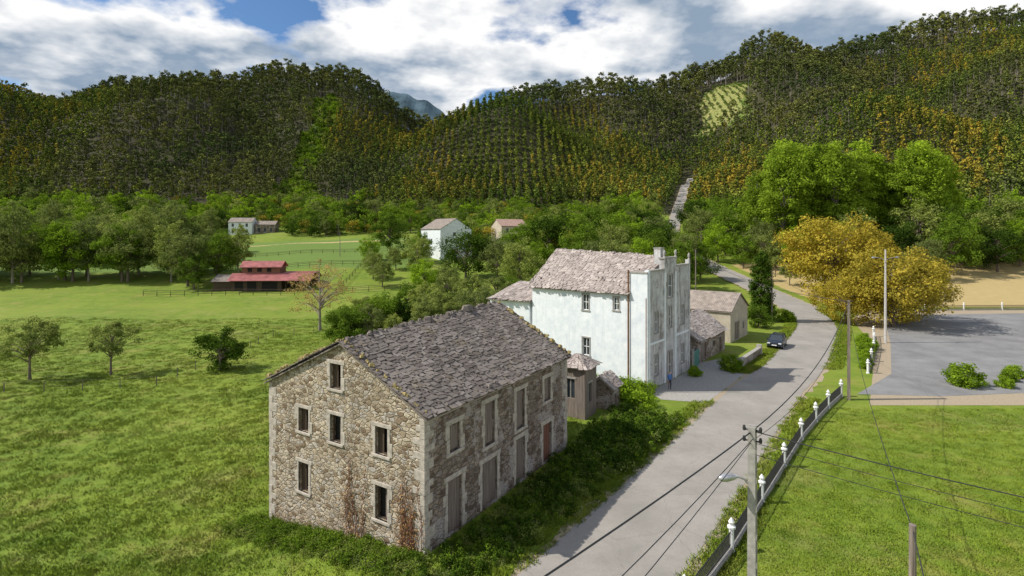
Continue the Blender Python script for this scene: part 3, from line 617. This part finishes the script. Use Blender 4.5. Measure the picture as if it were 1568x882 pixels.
# ------------------------------------------------------------------ trees
def tree_mesh(name,ht,cr,cb,nl,ls,ncl,clr,leaf,bark='bark',style='round',seed=0,tr=None,limbs=True):
    r=np.random.default_rng(seed); mb=MB(); tr=tr or ht*.022
    bend=r.normal(0,.03*ht,(2,)); tops=.92 if style!='round' else .7
    pts=[(bend[0]*t*t,bend[1]*t*t,ht*t) for t in np.linspace(-.03,tops,7)]
    mb.tube(pts,[tr*(1.25 if i==0 else 1)*(1-.85*i/6) for i in range(7)],7,0)
    cen=[]
    for i in range(ncl):
        if style=='round':
            d=r.normal(size=3); d/=np.linalg.norm(d); rad=r.uniform(.3,1)**.6*r.uniform(.8,1.1)
            hz=ht*(1-cb)/2; fl=1.0 if d[2]>0 else 1.0-.15*d[2]
            c=np.array([d[0]*cr*rad*fl,d[1]*cr*rad*fl,ht*cb+hz+d[2]*hz*rad*.92])
        else:
            t=r.uniform(0,1)**(.9 if style!='euc' else .75)
            if style=='cone': R=cr*(1-t)**.8+.05*cr
            elif style=='col': R=cr*math.sin(math.pi*min(1,t*.85+.15))**.6
            else: R=cr*(.45+.55*math.sin(math.pi*(t*.8+.15)))*(1 if t<.85 else .7)
            a=r.uniform(0,6.283); q=R*r.uniform(.3,1)**.5; c=np.array([math.cos(a)*q,math.sin(a)*q,ht*(cb+(1-cb)*t)])
        c[:2]+=bend*(c[2]/ht)**2; cen.append(c)
    cen=np.array(cen)
    if limbs:
        for c in cen[:min(ncl,34)]:
            t=max(.12,min(tops-.05,(c[2]/ht)*.62+.02)); b=np.array([bend[0]*t*t,bend[1]*t*t,ht*t]); mid=(b+c)/2+np.array([0,0,.04*ht])
            mb.tube([tuple(b),tuple(mid),tuple(c)],[tr*.38*(1-t*.5),tr*.2,tr*.07],5,0)
    k=r.integers(0,ncl,nl); sz=clr*r.uniform(.6,1.3,ncl)
    d=r.normal(size=(nl,3)); d/=np.linalg.norm(d,axis=1)[:,None]; dd0=d.copy(); d*=(r.uniform(0,1,nl)**.4)[:,None]; d[:,2]*=.75
    Cn=cen[k]+d*sz[k][:,None]
    nn=dd0*.9+np.array([0,0,.5])+r.normal(0,.55,(nl,3)); nn/=np.linalg.norm(nn,axis=1)[:,None]
    a=np.cross(nn,r.normal(size=(nl,3))); a/=np.linalg.norm(a,axis=1)[:,None]; b=np.cross(nn,a)
    s=(ls*r.uniform(.6,1.3,nl))[:,None]; a=a*s*.5; b=b*s*.38
    LV=np.stack([Cn-a,Cn+b,Cn+a,Cn-b],1).reshape(-1,3); n0=len(mb.v)
    mb.v+=LV.tolist(); mb.f+=(np.arange(nl*4).reshape(-1,4)+n0).tolist(); mb.m+=[1]*nl
    return mb.mesh(name,[bark,leaf])
def proto(name,*a,**k): return bpy.data.objects.new(name,tree_mesh(name,*a,**k))
def scatter(name,protos,X,Y,sc,zo=0,idx=None,rz=None):
    X=np.asarray(X);Y=np.asarray(Y); n=len(X)
    if n==0: return
    me=bpy.data.meshes.new(name); Z=H(X,Y)+zo; me.from_pydata(np.stack([X,Y,Z],1).tolist(),[],[])
    a=me.attributes.new('scl','FLOAT','POINT'); a.data.foreach_set('value',np.asarray(sc,dtype=np.float32))
    a=me.attributes.new('rz','FLOAT','POINT'); a.data.foreach_set('value',(rng.uniform(0,6.28,n)).astype(np.float32))
    a=me.attributes.new('idx','INT','POINT'); a.data.foreach_set('value',(rng.integers(0,len(protos),n) if idx is None else idx).astype(np.int32))
    col=bpy.data.collections.new(name+'_prototypes')
    for p in protos:
        col.objects.link(p)
    o=link(bpy.data.objects.new(name,me)); g=bpy.data.node_groups.new(name+'_scatter','GeometryNodeTree')
    g.interface.new_socket('Geometry',in_out='INPUT',socket_type='NodeSocketGeometry'); g.interface.new_socket('Geometry',in_out='OUTPUT',socket_type='NodeSocketGeometry')
    gi=g.nodes.new('NodeGroupInput'); go=g.nodes.new('NodeGroupOutput'); ip=g.nodes.new('GeometryNodeInstanceOnPoints'); ci=g.nodes.new('GeometryNodeCollectionInfo')
    ci.inputs['Collection'].default_value=col; ci.inputs['Separate Children'].default_value=True; ci.inputs['Reset Children'].default_value=True
    def na(nm,t):
        q=g.nodes.new('GeometryNodeInputNamedAttribute'); q.data_type=t; q.inputs['Name'].default_value=nm; return q.outputs['Attribute']
    g.links.new(gi.outputs[0],ip.inputs['Points']); g.links.new(ci.outputs[0],ip.inputs['Instance']); ip.inputs['Pick Instance'].default_value=True
    g.links.new(na('idx','INT'),ip.inputs['Instance Index']); cx=g.nodes.new('ShaderNodeCombineXYZ'); g.links.new(na('rz','FLOAT'),cx.inputs[2]); g.links.new(cx.outputs[0],ip.inputs['Rotation'])
    cs=g.nodes.new('ShaderNodeCombineXYZ'); s_=na('scl','FLOAT')
    for i in range(3): g.links.new(s_,cs.inputs[i])
    g.links.new(cs.outputs[0],ip.inputs['Scale']); g.links.new(ip.outputs[0],go.inputs[0])
    m=o.modifiers.new('scatter','NODES'); m.node_group=g; return o
# forest
eu=[proto('ea%02d'%i,23,3.4,.40,240,1.25,14,1.7,'l_euc','barkg','euc',i+10,.25,limbs=False) for i in range(4)]
pl=[proto('eb%02d'%i,15,2.2,.08,220,1.0,16,.95,'l_plan' if i<3 else 'l_plan2','bark','cone',i+30,.15,limbs=False) for i in range(5)]
gx,gy=np.meshgrid(np.arange(-640,660,5.6),np.arange(212,648,4.3)); gx=gx.ravel();gy=gy.ravel()
zone=np.sin(gx/70+1.3)+np.sin(gy/60+gx/110)+.6*np.sin(gx/25-gy/40)+rng.normal(0,.2,gx.size)
plant=((gy<520)&(zone>-.75))|((gy<565)&(zone>.6))
jit=np.where(plant,.45,2.6); X=gx+rng.uniform(-1,1,gx.size)*jit; Y=gy+rng.uniform(-1,1,gx.size)*jit
ok=(Y>front(X))&(np.abs(X)<Y*.98+20)&(gully(X,Y)>9)&(clearing(X,Y)>1)&(roadd(X,Y)>7)&(rng.random(X.size)<np.where(plant,.95,.82))
X=X[ok];Y=Y[ok];plant=plant[ok];zone=zone[ok]+rng.normal(0,.35,X.size)
idx=np.where(plant,np.where((zone>.1)&(zone<1.1),rng.integers(4,7,X.size),rng.integers(7,9,X.size)),rng.integers(0,4,X.size))
sc=np.where(plant,rng.uniform(.8,1.15,X.size),rng.uniform(.6,1.2,X.size)*np.interp(Y,[250,500,600],[.7,.8,.95]))
scatter('eucalyptus_forest',eu+pl,X,Y,sc,-.3,idx)
dm=[proto('q0',12,5,.02,1500,.6,30,1.7,'l_green','bark','round',51,.2,limbs=False),proto('q1',12,4.6,.02,1500,.6,26,1.7,'l_sage','bark','round',52,.2,limbs=False),
    proto('q2',14,4.2,.05,1500,.6,26,1.6,'l_bright','bark','round',53,.2,limbs=False),proto('q3',11,5,.0,1400,.6,26,1.8,'l_dark','bark','round',54,.2,limbs=False),
    proto('q4',9,4,.05,900,.55,20,1.5,'l_ochre','bark','round',55,.15,limbs=False),proto('q5',5,3.2,-.1,700,.45,16,1.2,'l_sage','bark','round',56,.1,limbs=False)]
gx,gy=np.meshgrid(np.arange(-340,420,6.0),np.arange(186,345,6.0)); gx=gx.ravel()+rng.uniform(-3,3,gx.size);gy=gy.ravel()+rng.uniform(-3,3,gy.size)
ok=(gy<front(gx)+8)&(np.abs(gx)<gy*1.02+15)&(roadd(gx,gy)>8)
ok&=~((gx>-172)&(gx<-26)&(gy<262))
ok&=~((gx>-150)&(gx<-110)&(gy<286)&(gy>200))
ok&=~((gx>-30)&(gx<12)&(gy<205)); ok&=~((gx>-8)&(gx<10)&(gy<224)); ok&=~((gx>-15)&(gx<55)&(gy<200))
ok&=~((gx<-20)&(gy<205))
ok&=rng.random(gx.size)<.93
X=gx[ok];Y=gy[ok]; scatter('woodland',dm,X,Y,rng.uniform(.55,1.15,X.size)*np.where(np.abs(X+10)<60,.8,1),-.4,rng.choice(6,X.size,p=[.24,.24,.2,.1,.06,.16]))
sh=[proto('r0',3,1.8,-.1,260,.45,8,.9,'l_bright','bark','round',61,.06,limbs=False),proto('r1',3,1.8,-.1,260,.45,8,.9,'l_sage','bark','round',62,.06,limbs=False),proto('r2',3,1.8,-.1,260,.45,8,.9,'l_green','bark','round',63,.06,limbs=False)]
X=rng.uniform(-225,-90,5000);Y=rng.uniform(300,555,5000); k=gully(X,Y)<11; X=X[k];Y=Y[k]; n1=len(X)
t=np.array([(x,y) for x in np.arange(165,250,5) for y in np.arange(484,580,3.0)]); t=t[clearing(t[:,0],t[:,1])<1]; t=t+rng.normal(0,.5,t.shape)
X=np.concatenate([X,t[:,0]]);Y=np.concatenate([Y,t[:,1]])
scatter('shrub_regrowth',sh,X,Y,rng.uniform(.5,1.9,X.size)*np.where(np.arange(X.size)<n1,1.2,.6),0,np.where(np.arange(X.size)<n1,rng.integers(0,3,X.size),2))
TM={}
def tm(k):
    if k in TM: return TM[k]
    sp={
     'fruit':('fruit_tree',7,3.3,.25,6500,.19,46,.68,'l_sage','bark','round',71,.17),
     'fruit2':('fruit_tree',7,3.0,.25,5200,.19,40,.66,'l_sage','bark','round',72,.16),
     'dense':('dense_tree',6,3.2,-.02,8500,.22,55,.85,'l_green','bark','round',73,.18),
     'darkt':('dark_tree',6,3.2,.04,7500,.24,50,.85,'l_dark','bark','round',74,.18),
     'bare':('rust_leaved_tree',13,6.2,.18,3900,.24,110,1.0,'l_rust','barkg','round',75,.3),
     'big':('broadleaf_tree',18,7.0,.04,10000,.45,90,1.8,'l_green','bark','round',76,.4),
     'big2':('broadleaf_tree',18,7.0,.04,10000,.45,85,1.9,'l_bright','bark','round',77,.4),
     'big3':('broadleaf_tree',18,6.6,.06,9000,.45,80,1.8,'l_sage','bark','round',78,.4),
     'bigd':('broadleaf_tree',16,7.2,.02,10000,.45,85,1.9,'l_dark','bark','round',79,.4),
     'walnut':('walnut_tree',14,8.2,.04,20000,.36,170,1.7,'l_ochre','bark','round',80,.4),
     'poplar':('poplar_tree',39,7.2,.08,16000,.65,150,2.3,'l_poplar','barkg','round',81,.45),
     'poplar2':('poplar_tree',37,6.9,.08,16000,.65,140,2.3,'l_poplar','barkg','round',82,.45),
     'birch':('birch_tree',22,5.4,.10,8500,.45,75,1.7,'l_sage','barkg','round',83,.3),
     'cypress':('cypress_tree',12.2,1.75,-.02,16000,.26,170,.8,'l_dark','bark','col',84,.2),
     'bush':('garden_bush',2.4,1.5,-.2,6000,.17,50,.55,'l_bright','bark','round',85,.04)}[k]
    n,*r=sp; TM[k]=(n,tree_mesh(n,*r[:9],style=r[9],seed=r[10],tr=r[11])); return TM[k]
def T(k,x,y,s=1,name=None,sz=None):
    n,me=tm(k); o=bpy.data.objects.new(name or n,me); o.location=(x,y,h(x,y)-.1); o.rotation_euler=(0,0,random.random()*6.28); o.scale=(s,s,sz or s); link(o); return o
T('fruit',-56.3,64.8,1.08); T('fruit2',-49,67.8,1.0); T('darkt',-36.2,68.8,.92,'orchard_tree'); T('bare',-34.6,100,1.0)
T('dense',-27,92,1.0,'hedge_tree');T('dense',-23.2,97,1.25,'hedge_tree');T('darkt',-19.5,99,1.0,'hedge_tree')
for x,y,s,k in ((-17,108,1.2,'fruit'),(-12,104,.95,'dense'),(-8,112,1.2,'fruit'),(-3,106,1.1,'fruit2'),(0,114,1.2,'dense'),(-14,120,1.3,'fruit2'),(5,112,1.2,'fruit'),(-22,118,1.2,'dense'),(-5,94,.9,'fruit2'),(-10,92,.8,'fruit'),(3,98,1,'dense'),(9,104,1.25,'darkt'),(15,108,1.4,'fruit')): T(k,x,y,s,'hedge_tree')
for i in range(40):
    t=random.random(); T(random.choice(['dense','fruit','fruit2','fruit','darkt']),-27+t*34+random.uniform(-3,3),86+random.uniform(0,34)*(.4+t*.6),random.uniform(.5,1.1),'hedge_tree')
T('big',-43,196,.95);T('bigd',-13,156,.98);T('big3',-28,165,.68);T('bigd',11,168,1.15);T('big',19,150,.95);T('big3',2,138,.75);T('big3',-6,172,.6);T('big',24,172,1.1);T('big2',33,178,1.0);T('bigd',43,165,1.0);T('big3',48,182,.9);T('big',38,150,.85);T('dense',30,112,1.5,'hedge_tree');T('big3',26,136,.8);T('big',51,150,.65)
for x,y,s,k in ((-22,140,.6,'big2'),(-35,150,.45,'big3'),(8,146,.7,'big2'),(14,136,.7,'big'),(22,142,.75,'big3'),(32,140,.8,'big2'),(42,138,.75,'big'),(46,150,.8,'big3'),(20,124,.6,'big'),(36,126,.6,'big3'),(-4,150,.7,'big3'),(2,160,.9,'big'),(-16,138,.5,'big3'),(52,168,.7,'big2'),(28,158,.9,'big3'),(-40,160,.5,'big3'),(-30,182,.6,'big'),(-48,186,.5,'big2'),(-36,172,.45,'big3')): T(k,x,y,s)
T('walnut',16,178,.8);T('walnut',33,160,.62)
xx=np.linspace(-178,-90,27)
for i,x in enumerate(xx): T(['birch','big','big3','big2','birch','big3'][i%6],x+random.uniform(-2,2),162+random.uniform(-6,14),random.uniform(.85,1.15)*(.9 if x>-98 else 1),'field_tree')
for i in range(22): T(['birch','big3','big'][i%3],random.uniform(-215,-115),random.uniform(184,220),random.uniform(.85,1.1),'field_tree')
for x,y,s,k in ((-84,158,.85,'big'),(-80,162,.75,'birch'),(-90,154,.9,'big3'),(-86,150,.6,'big')): T(k,x,y,s,'field_tree')
for x,y,s,k in ((-80,280,1,'bigd'),(-70,286,.9,'big3'),(-102,284,.7,'bigd'),(-60,276,.8,'big2'),(-88,262,.5,'big3'),(-48,262,.7,'big'),(-150,280,.8,'bigd')): T(k,x,y,s)
T('cypress',43.4,96.6,1)
T('walnut',62.5,91,1.0);T('walnut',69,98,.85);T('walnut',56.5,94,.62);T('walnut',74,128,1.45);T('walnut',84,135,1.2)
for i in range(15): T(['poplar','poplar2'][i%2],83+i*4.8+random.uniform(-1.5,1.5),184+random.uniform(-6,8)+i*.4,random.uniform(.95,1.14)*(.8 if i in (0,14) else 1))
for x,y,s,k in ((66,178,.75,'big2'),(73,190,.95,'big'),(80,178,.8,'big3'),(88,172,.75,'big2'),(97,168,.85,'big'),(106,172,1,'big3'),(116,166,.95,'bigd'),(126,172,1.15,'big3'),(138,176,1.1,'big'),(150,178,1.1,'bigd'),(160,180,1.2,'big3'),(172,182,1.1,'big'),(186,186,1.1,'big2'),(112,150,.7,'big3'),(124,156,.9,'big'),(140,160,.9,'bigd'),(152,166,.9,'big2'),(168,170,.9,'big'),(73,214,1,'bigd'),(85,228,1,'big'),(54,226,.9,'bigd'),(60,246,.9,'big3'),(82,252,1,'bigd'),(70,205,.9,'big3'),(70,168,.6,'big'),(76,166,.65,'big3'),(92,162,.7,'big'),(100,158,.7,'big2'),(133,166,1,'big'),(145,170,1,'big3'),(158,172,1,'big'),(178,176,1,'big3')): T(k,x,y,s)
for x,y in ((68,150),(75,158),(82,150),(88,160),(95,152),(72,144),(80,142)): T('fruit',x,y,random.uniform(.7,.9))
T('bush',45,55.2,1);T('bush',51,57,.55);T('bush',53,58.5,.6);T('bush',24.3,61.5,.8);T('bush',54,55,.45);T('dense',40,90,.7,'hedge_tree');T('bush',45,99,1.3);T('bush',47.5,96,.9);T('bush',48.5,54.6,.5);T('bush',19.5,59.2,.5)
for i in range(10): T('bush',40+i*1.1+random.uniform(-.4,.4),62.5+i*1.75,random.uniform(.4,.7))
def tuft(name,nb,rad,hh,w,leaf,seed):
    r=random.Random(seed); mb=MB()
    for _ in range(nb):
        a=r.random()*6.28;d=rad*r.random()**.5;x,y=d*math.cos(a),d*math.sin(a);b=r.random()*6.28;L=hh*r.uniform(.5,1.2);le=r.uniform(.3,1.0)*L
        ux,uy=math.cos(b)*w,math.sin(b)*w;lx,ly=math.cos(b+1.6)*le,math.sin(b+1.6)*le
        mb.face([(x-ux,y-uy,0),(x+ux,y+uy,0),(x+lx*.6,y+ly*.6,L*.8),(x+lx,y+ly,L)],0)
    return bpy.data.objects.new(name,mb.mesh(name,[leaf]))
tf=[tuft('t%d'%i,22,.45,.15,.022,'l_grass',i) for i in range(3)]
def inhouse(x,y):
    r=np.ones(x.shape,bool)
    for a,b in ((A,C),(C,D),(D,B),(B,A)): r&=((b[0]-a[0])*(y-a[1])-(b[1]-a[1])*(x-a[0]))>-.1
    return r
n=42000; Y=18+ (rng.random(n)**1.3)*95; X=rng.uniform(-1.02,.12,n)*Y
k=(X<np.interp(Y,[18,25,40,60,80],[-6,-3,6,3,-5]))&(~inhouse(X,Y))&(roadd(X,Y)>3.6)
pk=np.sin(X/4+np.sin(Y/3))+np.sin(Y/5+X/9)+np.sin(X/2.1-Y/2.7)*.7+rng.normal(0,1.,n); k&=(pk>.0)|(rng.random(n)<.45)
X=X[k];Y=Y[k]; scatter('meadow_grass',tf,X,Y,rng.uniform(.4,1.2,X.size))
n=18000; Y=10+rng.random(n)**1.2*38; X=rng.uniform(.2,1.1,n)*Y
fl=np.interp(Y,[10,17.3,26.3,35.9,44.6,51.6],[-2,3.2,10.4,17.6,24.4,30.6])
k=(X>fl+.25)&(Y<48.7); tf2=[tuft('u%d'%i,22,.4,.08,.018,'l_grass',i+9) for i in range(3)]
X=X[k];Y=Y[k]; scatter('lawn_grass',tf2,X,Y,rng.uniform(.6,1.2,X.size))
i=rng.integers(0,len(RD)-1,14000); side=rng.choice([-1,1],14000); dd=rng.uniform(2.95,4.6,14000)
dr=RD[i+1]-RD[i]; L=np.hypot(dr[:,0],dr[:,1])[:,None]; dr=dr/L; t=rng.random(14000)[:,None]
pp=RD[i]+t*(RD[i+1]-RD[i])+np.stack([dr[:,1],-dr[:,0]],1)*(side*dd)[:,None]
k=(pp[:,1]<112)&(pp[:,1]>12)&(roadd(pp[:,0],pp[:,1])>2.9)&~((side>0)&(pp[:,1]>51)&(pp[:,1]<62))&~((side<0)&(pp[:,1]>50)&(pp[:,1]<60)) 
scatter('verge_grass',[tuft('v%d'%i,26,.3,.2,.02,'l_grass',i+19) for i in range(3)],pp[k,0],pp[k,1],rng.uniform(.5,1.2,k.sum()))
br=[proto('b0',1.1,1.0,-.2,420,.16,12,.4,'l_dark','bark','round',91,.03,limbs=False),proto('b1',1.2,1.0,-.2,420,.15,12,.4,'l_green','bark','round',92,.03,limbs=False),proto('b2',.8,.8,-.2,300,.14,10,.35,'l_sage','bark','round',93,.03,limbs=False)]
n=2600; s=rng.uniform(-6,25,n); d=rng.uniform(.3,6,n); X=A[0]+uAC.x*s+fr2[2].x*d; Y=A[1]+uAC.y*s+fr2[2].y*d
k=(roadd(X,Y)>3.9)&((d>.8)|(rng.random(n)<.3))&(rng.random(n)<.42+.35*(s>12)); k&=~((X>12.5)&(Y>49.5)); X=X[k];Y=Y[k];s=s[k];d=d[k]
sc=rng.uniform(.22,.7,X.size)*np.where(s>13,1.35,1)
scatter('bramble_thicket',br,X,Y,sc,-.05)
n=560; s=rng.uniform(-1.5,12.5,n); d=rng.uniform(.2,1.5,n)**1.3; X=B[0]+fr[1].x*s+fr[2].x*d; Y=B[1]+fr[1].y*s+fr[2].y*d
scatter('wall_base_weeds',[proto('b3',.8,.8,-.2,300,.12,10,.35,'l_green','bark','round',94,.03,limbs=False),proto('b4',.7,.7,-.2,300,.12,10,.35,'l_sage','bark','round',95,.03,limbs=False)],X,Y,rng.uniform(.25,.8,n),-.05)
X=np.concatenate([rng.uniform(8,13,60),rng.uniform(-2,12,200)]); Y=np.concatenate([rng.uniform(49.5,53,60),rng.uniform(47,60,200)]); k=~((X>12.4)&(Y<51.2))
P,u,n_,L=frame(Gc,E); dd=(X-P.x)*n_.x+(Y-P.y)*n_.y; k&=dd>.4; k&=~inhouse(X,Y); k&=~((X>3.5)&(X<11)&(Y<50.5))
scatter('yard_bushes',[proto('b5',1.4,1.2,-.1,420,.2,12,.5,'l_bright','bark','round',96,.03,limbs=False),proto('b6',1.4,1.2,-.1,420,.2,12,.5,'l_green','bark','round',97,.03,limbs=False)],X[k],Y[k],rng.uniform(.4,1.1,k.sum()),-.05)
# ------------------------------------------------------------------ car
def car(name,x,y,rot):
    e=empty(name,(x,y,.03)); mb=MB()
    st=[(-2.15,.74,.45,.62),(-2.1,.82,.3,.85),(-1.6,.87,.25,.95),(-.5,.88,.22,.95),(.9,.88,.22,.93),(1.2,.87,.24,.92),(1.9,.83,.28,.78),(2.12,.76,.36,.62)]
    def ring(s): y_,w,a,b=s; return [(-w,y_,a),(w,y_,a),(w*1.02,y_,(a+b)/2),(w*.94,y_,b),(-w*.94,y_,b),(-w*1.02,y_,(a+b)/2)]
    mb.v=[p for s in st for p in ring(s)]
    for i in range(len(st)-1):
        for j in range(6): a=i*6+j;b=i*6+(j+1)%6; mb.f.append((a,b,b+6,a+6)); mb.m.append(0)
    mb.f.append(tuple(range(6))); mb.f.append(tuple(range(42,48))); mb.m+=[0,0]
    lo=[(-.78,-2.0),(.78,-2.0),(.8,1.15),(-.8,1.15)]; hi=[(-.6,-1.6),(.6,-1.6),(.62,.25),(-.62,.25)]
    mb.hexa([(a,b,.9) for a,b in lo],[(a,b,1.42) for a,b in hi],1)
    mb.hexa([(a*1.02,b,1.42) for a,b in hi],[(a*.92,b*.95,1.5) for a,b in hi],0)
    for a,b in zip(lo,hi): mb.tube([(a[0]*1.01,a[1],.9),(b[0]*1.03,b[1],1.44)],[.05,.045],5,0)
    for s in (-1,1): mb.tube([(s*.8,-.3,.9),(s*.63,-.35,1.44)],[.04,.04],5,0); mb.tube([(s*.82,.9,.98),(s*1.0,.88,1.0)],[.05,.09],6,0)
    for s in (-1,1):
        for yy in (-1.35,1.35): mb.tube([(s*.66,yy,.32),(s*.9,yy,.32)],[.32,.32],16,2); mb.tube([(s*.9,yy,.32),(s*.915,yy,.32)],[.19,.17],12,3)
        mb.ob((0,0),(1,0),(0,1),s*.62-.16,s*.62+.16,2.0,2.1,.62,.74,4); mb.ob((0,0),(1,0),(0,1),s*.66-.12,s*.66+.12,-2.16,-2.1,.62,.82,5)
    mb.ob((0,0),(1,0),(0,1),-.28,.28,2.11,2.14,.42,.54,4); mb.ob((0,0),(1,0),(0,1),-.45,.45,2.07,2.12,.58,.7,2)
    me=mb.mesh('body',['car','glass','tyre','steel','wpaint','red']); o=bpy.data.objects.new('body',me); S.collection.objects.link(o); o.parent=e; b=o.modifiers.new('b','BEVEL'); b.width=.03
    e.rotation_euler=(0,0,rot); e.scale=(1.08,1.05,1.12); return e
car('parked_car',35.6,74.6,math.radians(180-34))
# ------------------------------------------------------------------ person
def person(name,x,y,rot):
    J=[(0,0,.95),(0,0,1.15),(0,0,1.38),(0,0,1.5),(0,.01,1.58),(0,.01,1.68),
       (.17,0,1.42),(.22,.02,1.16),(.2,.12,.93),(-.17,0,1.42),(-.23,.0,1.16),(-.22,.1,.93),
       (.09,0,.9),(.11,.02,.5),(.12,0,.09),(.13,.13,.04),(-.09,0,.9),(-.11,.06,.5),(-.12,-.04,.09),(-.13,.09,.04),(.2,.16,.85),(-.22,.14,.85)]
    Ed=[(0,1),(1,2),(2,3),(3,4),(4,5),(2,6),(6,7),(7,8),(2,9),(9,10),(10,11),(0,12),(12,13),(13,14),(14,15),(0,16),(16,17),(17,18),(18,19),(8,20),(11,21)]
    R=[.14,.13,.15,.06,.085,.08,.07,.05,.035,.07,.05,.035,.095,.065,.045,.035,.095,.065,.045,.035,.03,.03]
    me=bpy.data.meshes.new(name); me.from_pydata(J,Ed,[]); o=bpy.data.objects.new(name+'_t',me); S.collection.objects.link(o)
    m=o.modifiers.new('s','SKIN'); sv=me.skin_vertices[0].data
    for i,r in enumerate(R): sv[i].radius=(r,r*.8 if i<3 else r)
    sv[0].use_root=True; ms=o.modifiers.new('u','SUBSURF'); ms.levels=2; ms.render_levels=2
    dg=bpy.context.evaluated_depsgraph_get(); nm=bpy.data.meshes.new_from_object(o.evaluated_get(dg)); bpy.data.objects.remove(o)
    for mm in (plain('dark_trousers',(.03,.035,.05)),plain('blue_shirt',(.07,.16,.38)),plain('skin',(.45,.27,.19)),plain('brown_hair',(.04,.025,.015))): nm.materials.append(mm)
    for p in nm.polygons:
        z=p.center.z; xx=abs(p.center.x)
        p.material_index= (2 if xx>.15 and z<.95 else 0) if z<.97 and not (xx>.17 and z>.95) else (1 if z<1.47 else (3 if z>1.7 or (p.center.y<-.02 and z>1.58) else 2)); p.use_smooth=True
    nm.name='body'; b=bpy.data.objects.new(name,nm); b.location=(x,y,.03); b.rotation_euler=(0,0,rot); S.collection.objects.link(b); return b
person('person',15.3,53.9,math.radians(200))
# ------------------------------------------------------------------ light, world, camera
sd=V((-.70,-.02,.70)).normalized()
L=bpy.data.lights.new('sun','SUN'); L.energy=5.0; L.angle=math.radians(.5); L.color=(1,.95,.87)
o=bpy.data.objects.new('sun',L); o.rotation_euler=sd.to_track_quat('Z','Y').to_euler(); link(o)
w=bpy.data.worlds.new('World'); S.world=w; w.use_nodes=True; nt=w.node_tree; nt.nodes.clear()
sky=nd(nt,'ShaderNodeTexSky',sky_type='NISHITA'); sky.sun_disc=False; sky.sun_elevation=math.asin(sd.z); sky.sun_rotation=math.atan2(sd.x,sd.y)%(2*math.pi)
bg=nd(nt,'ShaderNodeBackground',{0:mix(nt,1.,sky.outputs[0],(.66,.93,1.2),'MULTIPLY'),1:.10})
tc=nt.nodes.new('ShaderNodeTexCoord').outputs['Generated']; sp=nd(nt,'ShaderNodeSeparateXYZ',{0:tc})
zz=math_(nt,'ADD',math_(nt,'MAXIMUM',sp.outputs[2],0.),.22)
cv=nd(nt,'ShaderNodeCombineXYZ',{0:math_(nt,'DIVIDE',sp.outputs[0],zz),1:math_(nt,'DIVIDE',sp.outputs[1],zz),2:1.9}).outputs[0]
n1=noi(nt,cv,1.7,10,.54); thin=ramp(nt,sp.outputs[2],.42,.75)
dens=ramp(nt,math_(nt,'SUBTRACT',n1,math_(nt,'MULTIPLY',thin,.14)),.38,.44)
cv2=nd(nt,'ShaderNodeVectorMath',{0:cv,1:(-.10,.14,.05)},operation='ADD').outputs[0]
n2=noi(nt,cv2,1.7,5,.55); n3=noi(nt,cv,5,6,.6); n4=noi(nt,cv,1.3,2,.5)
sh_=ramp(nt,math_(nt,'ADD',math_(nt,'SUBTRACT',n1,n2),math_(nt,'MULTIPLY',math_(nt,'SUBTRACT',n4,.5),.8)),-.04,.12)
cc=mix(nt,sh_,(1.0,1.0,1.0),(.28,.37,.49))
cc=mix(nt,math_(nt,'MULTIPLY',ramp(nt,n3,.45,.65),.25),cc,(1.0,1.0,1.0))
bc=nd(nt,'ShaderNodeBackground',{0:cc,1:1.0}); mx=nd(nt,'ShaderNodeMixShader',{0:dens,1:bg.outputs[0],2:bc.outputs[0]})
wo=nt.nodes.new('ShaderNodeOutputWorld'); nt.links.new(mx.outputs[0],wo.inputs[0])
cam=bpy.data.cameras.new('camera'); co=bpy.data.objects.new('camera',cam); co.location=(0,0,15); co.rotation_euler=(math.radians(90),0,0)
cam.sensor_width=36; cam.lens=36*850/1568; cam.shift_y=-(441-360)/1568; cam.clip_end=6000; cam.clip_start=.5
link(co); S.camera=co
S.view_settings.view_transform='Standard'; S.view_settings.look='None'; S.view_settings.exposure=0
